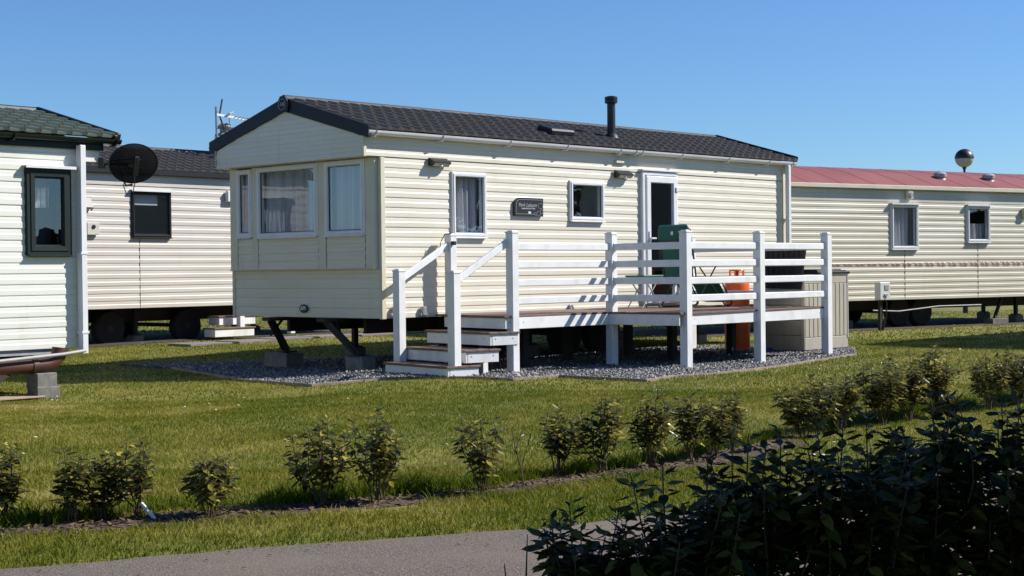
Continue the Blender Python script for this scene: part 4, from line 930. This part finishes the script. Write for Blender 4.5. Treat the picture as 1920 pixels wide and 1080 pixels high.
MB().tube([bk+Y_*.05-N_*.05, bk+Y_*.09-X_*.1-N_*.04, Vector((-.1, -.04, .1))], .006, 5).build("cable", MT['black'], sd, True)

# ------------------------------------------------------------------ back-left caravan (pinkish)
BP = Vector((-6.12, 27.0, 0)); thb = R(40.5); Ub = Vector((math.sin(thb), math.cos(thb), 0)); Db = Vector((math.cos(thb), -math.sin(thb), 0))
bv = empty("static_caravan", BP-Ub*8, math.pi/2-thb, "pinkish beige static caravan with dark window, standing behind between the left and cream caravans", "static caravan", VG)
X0 = 8.0; bL = 13.2; bb, be, br = .65, 3.0, 3.52
wl = Wall((0, 0, 0), (1, 0, 0), (0, -1, 0)); wr = Wall((bL, 0, 0), (0, 1, 0), (1, 0, 0)); wk = Wall((0, Wd, 0), (1, 0, 0), (0, 1, 0)); wf = Wall((0, 0, 0), (0, 1, 0), (-1, 0, 0))
bw = (X0-.59, X0+.24, 1.86, 2.66); bw2 = (X0-5.9, X0-4.7, 1.7, 2.6); bw3 = (X0-7.6, X0-6.9, 1.7, 2.6); hb = [(q[0]+.02, q[1]-.02, q[2]+.02, q[3]-.02) for q in (bw, bw2, bw3)]
clad(bv, wl, lambda z: (0, bL), bb, 1.55, .129, hb, MT['pink']); clad(bv, wl, lambda z: (0, bL), 1.55, 2.74, .132, hb, MT['pink']); clad(bv, wl, lambda z: (0, bL), 2.745, be, .128, hb, MT['pink'])
mb = MB(); wbox(mb, wl, 0, bL, -.01, .006, 2.738, 2.747, 0); mb.build("panel_joint", MT['black'], bv)
for x in (X0-.42, X0+3.): mb = MB(); wbox(mb, wl, x-.004, x+.004, -.01, 0.0095, bb, 1.85, 0); mb.build("panel_joint", MT['under'], bv)
gb3 = lambda z: (0, Wd) if z < be else (1.525*min(1, (z-be)/(br-be)), Wd-1.525*min(1, (z-be)/(br-be)))
clad(bv, wr, gb3, bb, br-.02, .13, [], MT['pink']); clad(bv, wf, gb3, bb, br-.02, .13, [], MT['pink']); clad(bv, wk, lambda z: (0, bL), bb, be, .13, [], MT['pink'])
window(bv, wl, *bw2, 'dark', .06, .03, True, hood='white'); window(bv, wl, *bw3, 'dark', .05, .03, True, hood='white')
wo = window(bv, wl, *bw, 'dark', .05, .03, False, pane='glass', hood='white')
mb = MB(); wbox(mb, wl, bw[0]+.08, bw[1]-.22, -.10, -.07, 2.42, 2.6); mb.build("blind", MT['blind'], wo)
tiled_slope(bv, -.2, bL+.3, -.10, be+.03, 1.525, br, MT['tile'], MT['lichen'], part_x=(X0-.6, X0+2.6), tw=.19, nrow=7)
tiled_slope(bv, -.2, bL+.3, Wd+.10, be+.03, 1.525, br, MT['tile'], MT['lichen'], tw=.38, nrow=4)
mb = MB(); mb.box(-.2, bL+.3, -.12, -.07, be-.06, be+.02, .004); mb.build("eaves_fascia", MT['dark'], bv)
MB().tube([(-.2, 1.525, br+.01), (bL+.3, 1.525, br+.01)], .05, 8).build("ridge_cap", MT['tile'], bv, True)
lamp_unit(bv, wl, X0-1.56, X0-1.42, 2.30, 2.52)
mb = MB(); wbox(mb, wl, X0-1.52, X0-1.27, .02, .08, 1.89, 2.10, .01); mbx = mb.build("meter_cover", MT['pink'], bv)
MB().lathe(wl.p(X0-1.39, .08, 2.03), [(.035, 0), (.035, .012), (.02, .014)], 14, Z=Vector((0, -1, 0))).build("meter_lock", MT['black'], mbx)
mb = MB(); wbox(mb, wl, X0+1.44, X0+1.66, .02, .10, 2.52, 2.72, .012); mb.build("alarm_box", MT['white'], bv)
frame_room(bv, 0, bL, Wd, bb+.06, be-.05)
chassis(bv, .1, bL, Wd, bb, [(X0+2.2, .7), (X0+4, .7), (X0-2, .7), (X0+2.2, 2.3), (X0+4, 2.3), (X0-.1, .6)], [X0-.7, X0+.95], .24)
# aerial and flue on its roof
ae = empty("television_aerial", BP+Ub*2.10-Db*1.0+Vector((0, 0, 3.35)), math.pi/2-thb, "television aerial with long white boom on a mast behind the cream gable", "aerial")
MB().tube([(.0, 0, 0), (-.02, 0, 1.02)], .022, 8).build("mast", MT['steel'], ae)
MB().bar((-.02, -.01, .87), (1.15, .03, .80), .03, .045).build("boom", MT['white'], ae)
for k in range(8):
    x = .42+k*.09; MB().tube([(x, -.09, .85-.006*k), (x+.02, .12, .87-.006*k)], .010, 5).build("director", MT['steel'], ae)
MB().tube([(.06, 0, .86), (.13, 0, 1.17)], .016, 6).build("reflector_spar", MT['under'], ae); MB().tube([(.06, 0, .86), (.20, 0, .54)], .016, 6).build("reflector_spar", MT['under'], ae)
for x, z in ((.13, 1.14), (.10, 1.00), (.12, .70), (.18, .58)): MB().tube([(x-.14, -.16, z-.04), (x+.14, .16, z+.04)], .011, 5).build("reflector_rod", MT['under'], ae)
mb = MB(); mb.bar((.2, -.1, .89), (.46, .1, .96), .05, .03, .006); mb.build("dipole_box", MT['grey'], ae)
MB().tube([(.3, 0, .85), (.29, 0, .72), (.2, 0, .62)], .007, 5).build("cable", MT['black'], ae)
MB().tube([(-.04, 0, .5), (-.07, 0, .3), (-.04, 0, .0)], .007, 5).build("cable", MT['black'], ae)
fl = empty("roof_flue", BP+Ub*2.45-Db*1.2+Vector((0, 0, 3.38)), 0, "short grey cowled flue next to the aerial behind the gable", "flue")
MB().lathe((0, 0, 0), [(.10, 0), (.09, .45), (.09, .52)], 16).build("pipe", MT['grey'], fl, True)
MB().lathe((0, 0, .48), [(.14, 0), (.16, .01), (.10, .06), (.10, .12), (.15, .14), (.16, .16), (.07, .24)], 16).build("cowl", MT['grey'], fl, True)
# white steps and post at its side
bs = empty("entrance_steps", (-5.06, 27.8, .10), math.pi/2-thb, "low white steps with dark treads behind the left corner of the cream caravan", "steps")
for k, (x0, x1, z0, z1) in enumerate(((-.42, .48, 0, .14), (-.12, .72, .20, .34))):
    y0 = -.1+k*.25
    mb = MB(); mb.box(x0, x1, y0, y0+.3, z0, z1, .006); mb.build("riser", MT['paint'], bs); mb = MB(); mb.box(x0-.02, x1+.02, y0-.02, y0+.32, z1+.001, z1+.025, .004); mb.build("tread", MT['deck'], bs)
for x in (.25, 1.45): mb = MB(); mb.box(x-.055, x+.055, -.05, .06, .1 if x < 1 else 0, .58 if x < 1 else .44, .006); mb.build("post", MT['paint'], bs)

# ------------------------------------------------------------------ right caravan (red roof)
RP = Vector((7.88, 31.0, 0)); thr = R(57); Ur = Vector((math.sin(thr), math.cos(thr), 0)); Dr = Vector((math.cos(thr), -math.sin(thr), 0))
rv = empty("static_caravan", RP-Ur*6, math.pi/2-thr, "older buff static caravan with red metal roof at the right edge", "static caravan", VG)
X0 = 6.0; rL = 12.; rb, re, rr_ = .56, 2.80, 3.26
wl = Wall((0, 0, 0), (1, 0, 0), (0, -1, 0)); wr = Wall((rL, 0, 0), (0, 1, 0), (1, 0, 0)); wk = Wall((0, Wd, 0), (1, 0, 0), (0, 1, 0)); wf = Wall((0, 0, 0), (0, 1, 0), (-1, 0, 0))
v1 = (X0-.45, X0+.33, 1.56, 2.46); v2 = (X0+1.76, X0+2.47, 1.70, 2.46); hv = [(a+.02, b-.02, c+.02, d-.02) for a, b, c, d in (v1, v2)]
clad(rv, wl, lambda z: (0, rL), rb, 1.46, .1125, hv, MT['buff']); clad(rv, wl, lambda z: (0, rL), 1.46, 2.50, .1155, hv, MT['buff']); clad(rv, wl, lambda z: (0, rL), 2.50, re, .15, hv, MT['buff'])
for W_ in (wr, wf): clad(rv, W_, lambda z: (0, Wd) if z < re else (1.525*min(1, (z-re)/.46), Wd-1.525*min(1, (z-re)/.46)), rb, 3.24, .12, [], MT['buff'])
clad(rv, wk, lambda z: (0, rL), rb, re, .12, [], MT['buff'])
for x in (X0-.05, X0+2.11, X0+4.3): mb = MB(); wbox(mb, wl, x-.004, x+.004, -.01, .0095, rb, 1.56 if x < X0+1 else (1.69 if x < X0+3 else 2.5), 0); mb.build("panel_joint", MT['under'], rv)
window(rv, wl, *v1, 'grey' if False else 'white', .06, .03, True, netspan=(.03, .8), hood='white'); window(rv, wl, *v2, 'white', .06, .03, True, netz=(.03, .52), hood='white')
# roof sheets with raised joints
for s in (0, 1):
    nsh = 14; sw = (rL+.4)/nsh
    for i in range(nsh):
        a = -.2+sw*i; b = a+sw-.012; ye, yr = (-.09, 1.525) if s == 0 else (Wd+.09, 1.525)
        ym = ye+(yr-ye)*.55; zm = re+.035+(rr_-re)*.66
        mb = MB(); pr = [(ye, re+.02), (ym, zm), (yr, rr_+.02)]
        mb.add([(x, y, z) for y, z in pr for x in (a, b)]+[(x, y, z-.02) for y, z in pr for x in (a, b)], [(0, 1, 3, 2), (2, 3, 5, 4), (6, 7, 1, 0), (0, 2, 8, 6), (2, 4, 10, 8), (1, 7, 9, 3), (3, 9, 11, 5)]); mb.build("roof_sheet", MT['red'], rv)
        if i: 
            mb = MB(); j = a-.006
            for (y0, z0), (y1, z1) in zip(pr, pr[1:]): mb.bar((j, y0, z0-.006), (j, y1, z1-.006), .04, .02)
            mb.build("roof_joint", MT['red'], rv)
mb = MB(); mb.box(-.2, rL+.2, -.11, -.06, re-.05, re+.028, .006); mb.build("eaves_rail", MT['trimc'], rv)
for x, y in ((X0+1.62, .55), (X0+3.12, .55)):
    zr = re+.035+(rr_-re)*.62*(y+.09)/.9
    mb = MB().lathe((x, y, zr-.08), [(.13, 0), (.12, .07), (.09, .10), (.13, .12), (.135, .18), (.10, .215), (.03, .225)], 16); mb.build("roof_vent", MT['grey'], rv, True)
for x, z in ((X0+.05, 2.65), (X0+3.55, 2.33)):
    mb = MB(); wbox(mb, wl, x-.085, x+.085, .01, .09, z-.1, z+.1, .02); o = mb.build("wall_vent", MT['trimc'], rv)
    MB().lathe(wl.p(x, .09, z), [(.05, 0), (.05, .015), (.03, .018)], 14, Z=Vector((0, -1, 0))).build("vent_cap", MT['grey'], o)
# faded zig-zag decal running along the boards
mb = MB(); rd = random.Random(4)
x = X0-2.1
while x < X0+5.5:
    amp = .02+.03*max(0, min(1, (x-X0+1.5)/2.5)); 
    for dx in (0, .05, .13, .18):
        mb.bar(wl.p(x+dx, .0105, 1.265+amp*.7), wl.p(x+dx+.075, .0105, 1.265-amp), .010+.006*rd.random(), .003, up=wl.n)
    mb.bar(wl.p(x+.17, .0105, 1.265-amp), wl.p(x+.30, .0105, 1.265+amp*.8), .012, .003, up=wl.n); x += .33
mb.build("red_zigzag_decal", MT['motif'], rv)
frame_room(rv, 0, rL, Wd, rb+.06, re-.05)
chassis(rv, .1, rL, Wd, rb, [(X0-1, .7), (X0+3.9, .5), (X0+5, .7), (X0-1, 2.3), (X0+5, 2.3)], [X0+.3, X0+.95], .2)
MB().tube([(X0-.9, .05, .36), (X0-.2, .02, .33), (X0+.9, -.02, .41), (X0+2.2, .0, .41)], .014, 8).build("waste_pipe", MT['grey'], rv, True)
MB().bar((X0+3.2, .3, .55), (X0+2.85, .2, .1), .05, .07).build("corner_steady", MT['under'], rv)
p = RP+Ur*2.9-Dr*.2; block((p.x, p.y, gz(p.x, p.y)-.01), math.pi/2-thr, "concrete block under the right steady leg of the red-roofed caravan", .5, .25, .12)
# meter post
mp = empty("meter_post", RP+Ur*(-1.32)+Dr*.55+Vector((0, 0, 0)), math.pi/2-thr, "white electric meter box on a post before the red-roofed caravan", "meter box")
mb = MB(); mb.box(-.04, .04, -.03, .03, -.02, .75, .004); mb.build("post", MT['under'], mp)
mb = MB(); mb.box(-.14, .14, -.13, .02, .58, .92, .012); b_ = mb.build("meter_case", MT['white'], mp)
mb = MB(); mb.box(-.015, .09, -.14, -.128, .77, .87, .004); mb.build("meter_window", MT['grey'], b_)
mb = MB(); mb.box(-.03, .05, -.15, -.128, .66, .70, .004); mb.box(.0, .03, -.15, -.128, .62, .66, .004); mb.build("socket_flap", MT['grey'], b_)
MB().tube([(.09, -.06, .58), (.11, -.06, .5), (.10, -.05, .25), (.03, -.04, .0)], .014, 7).build("supply_cable", MT['black'], mp)
# lamp post beyond
lpn = empty("street_lamp", (11.68, 40., 0), 0, "globe street lamp with black upper half rising beyond the red roof", "street lamp")
MB().lathe((0, 0, 0), [(.07, 0), (.06, .6), (.035, 1.2), (.03, 3.7), (.06, 3.76)], 14).build("lamp_post", MT['black'], lpn, True)
MB().lathe((0, 0, 3.992), [(.02, -.235)]+[(.235*math.cos(t), .235*math.sin(t)) for t in np.linspace(-1.35, 0, 8)], 24).build("globe", MT['lampglass'], lpn, True)
MB().lathe((0, 0, 3.995), [(.242*math.cos(t), .242*math.sin(t)) for t in np.linspace(-.05, 1.5, 9)], 24).build("hood", MT['black'], lpn, True)

# slab path between the left caravans
sp = empty("slab_path", (0, 0, 0), 0, "grey paving slabs set in the grass before the pinkish caravan", "paving")
for k in range(7):
    t = -.2+k*.95; c = BP+Ub*t+Db*(1.35+.1*math.sin(k*2.1)); c.z = gz(c.x, c.y)+.014
    mb = MB(); mb.obox(c, Ub, Db, Vector((0, 0, 1)), (.44, .30, .02), .005); mb.build("paving_slab", MT['slab'], sp)
# block added out of frame at right, sized to shade the near hedge
cvs = empty("hedge_shade_block", (3.0, 2.6, 0), R(2), "flat-roofed buff clad block added out of view to shade the near hedge", "shade block")
wl = Wall((0, 0, 0), (1, 0, 0), (0, -1, 0)); wr = Wall((6, 0, 0), (0, 1, 0), (1, 0, 0)); wk = Wall((0, 3.2, 0), (1, 0, 0), (0, 1, 0)); wf = Wall((0, 0, 0), (0, 1, 0), (-1, 0, 0))
for W_, Lh in ((wl, 6), (wk, 6), (wr, 3.2), (wf, 3.2)): clad(cvs, W_, lambda z, Lh=Lh: (0, Lh), 0, 3.6, .2, [], MT['buff'])
MB().box(-.2, 6.2, -.05, 3.22, 3.6, 3.8).build("shade_block_top", MT['dark'], cvs)

# the next caravan of the row, just out of frame to the right: its shadow reaches the lawn
nc = empty("static_caravan", (9.1, 25.0, 0), math.pi/2-TH, "white caravan standing next in the row beyond the right edge", "static caravan", VG)
wl = Wall((0, -3.05, 0), (1, 0, 0), (0, -1, 0)); wk = Wall((0, 0, 0), (1, 0, 0), (0, 1, 0)); wf = Wall((0, -3.05, 0), (0, 1, 0), (-1, 0, 0)); wr = Wall((8, -3.05, 0), (0, 1, 0), (1, 0, 0))
for W_, Lh in ((wl, 8), (wk, 8), (wf, 3.05), (wr, 3.05)): clad(nc, W_, lambda z, Lh=Lh: (0, Lh), .6, 2.9, .15, [], MT['pale'])
for y in (-3.17, .12): MB().add([(-.25, y, 2.9), (8.2, y, 2.9), (8.2, -1.525, 3.4), (-.25, -1.525, 3.4)], [(0, 1, 2, 3)]).build("roof", MT['tile'], nc)
for W_ in (wf, wr): MB().add([W_.p(0, .0, 2.9), W_.p(3.05, 0, 2.9), W_.p(1.525, 0, 3.38)], [(0, 1, 2)]).build("gable", MT['pale'], nc)
MB().box(0, 8, -3., -.05, .3, .62).build("skirt", MT['under'], nc)
fw_ = MB(); rs = random.Random(12)
for k in range(9000):
    t = rs.random(); q = math.floor(t*26); cx = 52+rs.gauss(0, 1.6)+6*math.sin(q*1.7); cy = -30+t*130; hh = 3.2+2.6*abs(math.sin(q*2.3))+1.2*math.sin(q*.7)
    z = hh*rs.random()**.7; s_ = rs.uniform(.25, .6); n = Vector((rs.gauss(0, 1), rs.gauss(0, 1), rs.gauss(0, 1))).normalized(); a_ = n.orthogonal().normalized(); b_ = n.cross(a_); c = Vector((cx, cy, z))
    fw_.add([c+a_*s_, c+b_*s_, c-a_*s_, c-b_*s_], [(0, 1, 2, 3)])
tag(fw_.build("far_woodland", mat("woodland_foliage", (.035, .05, .018), .8, (.06, .075, .03), 2, .8)), "dark belt of woodland beyond the site to the right", "woodland", kind='stuff')
# ------------------------------------------------------------------ shrubs
def leaf_data():
    V = []; F = []; n = 6
    for i in range(n+1):
        t = i/n; wd = .25*(math.sin(math.pi*min(1, t**.85))**.8)*(1.05-.25*t) if 0 < t < 1 else .012
        z = -.10*t*t+.03*math.sin(t*9); k = .05*(wd/.2)
        V += [(t, -wd, z+k), (t, 0, z-.008), (t, wd, z+k)]
    for i in range(n):
        a = i*3; F += [(a, a+3, a+4, a+1), (a+1, a+4, a+5, a+2)]
    return V, F
LVs, LFs = leaf_data()
LVn = np.array(LVs); LFn = np.array(LFs)
lm = bpy.data.meshes.new("leaf"); lm.from_pydata(LVs, [], LFs); lm.materials.append(MT['leaf']); lm.polygons.foreach_set("use_smooth", [True]*len(LFs)); lm.update(); lmo = lm.copy(); lmo.materials[0] = MT['shade_leaf']
def shrub(pos, h, wdt, nst, seed, label, group, leaf_len=.062, max_obj=300, per=30, lean=(0, 0), start=.25, name="evergreen_shrub", cat="shrub", mesh=None, mass='leafj', bulge=0.):
    rs = random.Random(seed); root = empty(name, pos, rs.uniform(0, 6.28), label, cat, group); leaves = []
    for s in range(nst):
        a = 2*math.pi*s/nst+rs.uniform(-.5, .5); hh = h*rs.uniform(.72, 1.0) if s else h
        out = wdt*.5*rs.uniform(.25, .95) if s else wdt*.12; br_ = .03*rs.random()
        P = [Vector((br_*math.cos(a), br_*math.sin(a), -.02))]
        for k in range(1, 6):
            t = k/5; q_ = min(1, t*1.9)**1.2 if bulge else t**.8; P.append(Vector((math.cos(a)*out*q_+rs.uniform(-.012, .012), math.sin(a)*out*q_+rs.uniform(-.012, .012), hh*t*.93)))
        MB().tube(P, [.0052-.0007*k for k in range(6)], 5).build("stem", MT['stem'], root)
        twigs = [(P, start, 1., per)]
        for q in range(rs.randint(1, 2)):
            t0 = rs.uniform(.3, .7); i0 = int(t0*5); b0 = P[i0].lerp(P[i0+1], t0*5-i0); aa = rs.uniform(0, 6.28); tl = h*rs.uniform(.15, .28)
            Q = [b0, b0+Vector((math.cos(aa)*tl*.45, math.sin(aa)*tl*.45, tl*.4)), b0+Vector((math.cos(aa)*tl*.6, math.sin(aa)*tl*.6, tl*.95))]
            MB().tube(Q, [.004, .003, .002], 4).build("twig", MT['stem'], root); twigs.append((Q, .2, 1., max(6, per//3)))
        for Q, t0, t1, nl_ in twigs:
            ga = rs.uniform(0, 6.28); m = len(Q)-1
            for k in range(nl_):
                t = t0+(t1-t0)*(k+.5)/nl_; f = t*m; i = min(int(f), m-1); p = Q[i].lerp(Q[i+1], f-i); ga += 2.4+rs.uniform(-.5, .5)
                tip = max(0, (t-.82)/.18); el = rs.uniform(-.6, .5)+tip*.45
                d = Vector((math.cos(ga)*math.cos(el), math.sin(ga)*math.cos(el), math.sin(el))); ln = leaf_len*rs.uniform(.7, 1.2)*(1-.5*tip)
                sdv = Vector((-math.sin(ga), math.cos(ga), rs.uniform(-.7, .7))).normalized(); nn = d.cross(sdv).normalized()
                if nn.z < 0: nn = -nn
                sdv = nn.cross(d).normalized(); p = p+d*.010
                leaves.append((p, mtx(d*ln, sdv*ln, nn*ln, p), p.z))
    rs.shuffle(leaves)
    if max_obj and len(leaves) > max_obj: leaves.sort(key=lambda q: -q[2]+rs.uniform(0, h*.6))
    for p, m_, z in leaves[:max_obj]:
        o = bpy.data.objects.new("leaf", mesh or lm); col.objects.link(o); o.parent = root; o.matrix_basis = m_
    rest = leaves[max_obj:]
    if rest:
        A = np.array([np.array(m_) for _, m_, _ in rest]); V = np.einsum('nij,kj->nki', A[:, :3, :3], LVn)+A[:, None, :3, 3]
        F = (LFn[None]+len(LVn)*np.arange(len(rest))[:, None, None]).reshape(-1, 4); rr = np.random.default_rng(seed)
        o = npmesh("foliage", V.reshape(-1, 3), F, MT[mass], np.repeat(rr.random(len(rest)), len(LVn)), root, quads=True)
        o.data.polygons.foreach_set("use_smooth", [True]*len(F)); tag(o, kind='stuff')
    return root
SG = "young evergreen shrubs planted along the soil bed"
# x, y, height, width, stems, label
SH = [(-2.47, 7.50, .50, .30, 5, "evergreen shrub cut by the left edge of the photo in the soil bed"),
 (-2.13, 7.48, .43, .22, 3, "slim shrub first in the touching trio left of the white stake"),
 (-2.02, 7.60, .40, .26, 4, "middle shrub of the touching trio left of the white stake"),
 (-1.86, 7.66, .46, .24, 4, "tallest shrub of the trio, right beside the white stake"),
 (-1.50, 7.66, .34, .28, 5, "short round shrub with open branching base right of the white stake"),
 (-1.00, 8.00, .50, .32, 6, "broad shrub with two bare trunks, left one of a close pair"),
 (-.71, 8.08, .58, .28, 5, "tallest dense shrub, right one of a close pair at photo centre-left"),
 (-.17, 8.35, .46, .25, 4, "lone slender shrub with bare single stem left of the leafless sapling"),
 (.26, 9.05, .52, .28, 4, "leaning shrub just right of the leafless sapling"),
 (.52, 9.15, .60, .30, 5, "dense bushy shrub below the gravel edge's lowest bend"),
 (.84, 9.40, .62, .28, 5, "tall pointed shrub, peak of the middle row behind the near hedge"),
 (1.10, 9.68, .58, .22, 4, "narrow shrub left one of three touching behind the near hedge"),
 (1.27, 9.82, .52, .24, 4, "lower shrub in the middle of three touching behind the near hedge"),
 (1.42, 10.02, .58, .24, 4, "sparse shrub right one of three touching before the lawn gap"),
 (2.05, 10.97, .48, .40, 6, "low shrub starting the right-hand row after the lawn gap"),
 (2.40, 11.40, .55, .42, 6, "second shrub of the right-hand row, merging with low one at left"),
 (2.80, 11.75, .66, .40, 6, "upright shrub of the right-hand row left of its tallest clump"),
 (3.06, 12.0, .70, .36, 6, "left half of the tallest clump in the right-hand row"),
 (3.36, 12.3, .74, .42, 6, "right half of the tallest clump in the right-hand row"),
 (3.95, 12.85, .66, .46, 6, "shrub after the gap past the tallest clump in the right-hand row"),
 (4.28, 13.2, .74, .44, 6, "shrub second from the right edge in the right-hand row"),
 (4.62, 13.5, .84, .44, 6, "shrub at the right edge of the photo in the soil bed")]
SHH = [.38, .37, .33, .39, .30, .45, .50, .41, .40, .46, .48, .41, .37, .40, .33, .36, .44, .47, .49, .43, .43, .47]   # measured heights
for i, (x, y, h, wdt, n, lab) in enumerate(SH):
    h = SHH[i]*(1.10 if i < 14 else 1.24)
    shrub((x, y, gz(x, y)), h, wdt*(1.0 if y < 10.5 else 1.15), n+(1 if y < 10.5 else 3), 100+i, lab, SG, (.062 if y < 9 else .062), 225 if y < 8.6 else 0, 40 if y < 10.5 else 48, start=.30, bulge=1.)
HG = "tall evergreen hedge plants in the near right foreground"
HP = [(.20, 4.35, .62, .42, 7, "leftmost hedge plant in the near foreground, with open twigs over the path"),
 (.46, 4.25, .76, .46, 9, "near foreground hedge plant second from the left end"),
 (.72, 4.45, .84, .46, 9, "near foreground hedge plant third from the left end"),
 (.98, 4.45, .86, .48, 10, "near hedge plant right below the three touching shrubs"),
 (1.22, 4.62, .90, .48, 10, "near hedge plant in front of the lawn gap between shrub rows"),
 (1.46, 4.62, .90, .50, 10, "near hedge plant before the low shrubs, second from the right edge"),
 (1.72, 4.80, .95, .52, 10, "near hedge plant at the lower right corner of the photo"),
 (1.98, 4.95, .95, .52, 9, "near hedge plant cut off by the right edge of the photo")]
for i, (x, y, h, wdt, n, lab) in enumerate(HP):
    shrub((x, y, 0.), h*(.95 if i < 3 else .99), wdt, n+3, 300+i, lab, HG, .066, 290, 84, start=.06, name="hedge_plant", cat="hedge plant", mesh=lmo, mass='shade_leafj')
# bare sapling, foreground twigs, stake, dandelion
sa = empty("bare_sapling", (.03, 8.56, gz(.03, 8.56)), 0, "leafless thin sapling in the soil bed right of the lone slender shrub", "sapling")
MB().tube([(.03, 0, -.02), (.01, 0, .12), (-.02, 0, .22), (-.04, 0, .34)], [.006, .005, .004, .002], 5).build("trunk", MT['litter'], sa)
for a, b in (((.01, 0, .12), (.07, .02, .32)), ((-.01, 0, .18), (-.06, -.01, .28)), ((.05, .01, .24), (.08, .0, .36)), ((-.02, 0, .22), (.02, .01, .33))): MB().tube([a, b], [.003, .0012], 4).build("branch", MT['litter'], sa)
for i, (x, y, pts, lab) in enumerate(((.03, 4.3, [(0, 0, 0), (.01, 0, .2), (0, 0, .34), (.005, 0, .47)], "tall bare foreground twig with a single shrivelled leaf at the hedge's left end"), (.0, 4.25, [(.03, 0, 0), (.0, 0, .22), (-.02, 0, .32), (-.03, 0, .40)], "short forked bare twig left of the tall one at the hedge's left end"))):
    tw = empty("bare_twig", (x, y, .0), 0, lab, "twig"); MB().tube(pts, [.004, .0035, .003, .0015], 5).build("stem", MT['stem'], tw)
    o = bpy.data.objects.new("leaf", lm); col.objects.link(o); o.parent = tw; o.matrix_basis = mtx(Vector((-.03, 0, -.015)), Vector((0, .02, .03)), Vector((.01, .03, -.01)), Vector(pts[2]))
st = MB(); st.bar((.02, 0, -.03), (-.075, .0, .085), .03, .012, .002); o = st.build("white_stake", MT['white']); o.location = (-1.76, 7.62, gz(-1.76, 7.62)); tag(o, "short white marker stake leaning in the soil bed beside the shrub trio", "stake")
dn = empty("dandelion", (2.85, 14.6, gz(2.85, 14.6)), 0, "single yellow dandelion on the lawn behind the right-hand shrubs", "flower")
MB().tube([(0, 0, 0), (0, 0, .07)], .003, 5).build("stem", MT['grass'], dn); MB().lathe((0, 0, .065), [(.005, 0), (.022, .008), (.022, .014), (.008, .02)], 12).build("flower_head", MT['yellow'], dn)
# litter on the path: scattered dry leaves
lf = MB(); rs = random.Random(3)
for k in range(40):
    x = rs.uniform(-2., 1.); y = float(lin(ROADF, x))-abs(rs.gauss(0, .25)); a = rs.uniform(0, 6.28); s = rs.uniform(.006, .016)
    lf.add([(x+s*math.cos(a), y+s*math.sin(a), .016), (x+s*.4*math.cos(a+1.6), y+s*.4*math.sin(a+1.6), .020), (x-s*math.cos(a), y-s*math.sin(a), .016), (x+s*.4*math.cos(a-1.6), y+s*.4*math.sin(a-1.6), .018)], [(0, 1, 2, 3)])
tag(lf.build("path_litter", MT['litter']), "dry grass clippings and leaf bits on the tarmac path edge", "litter", kind='stuff')
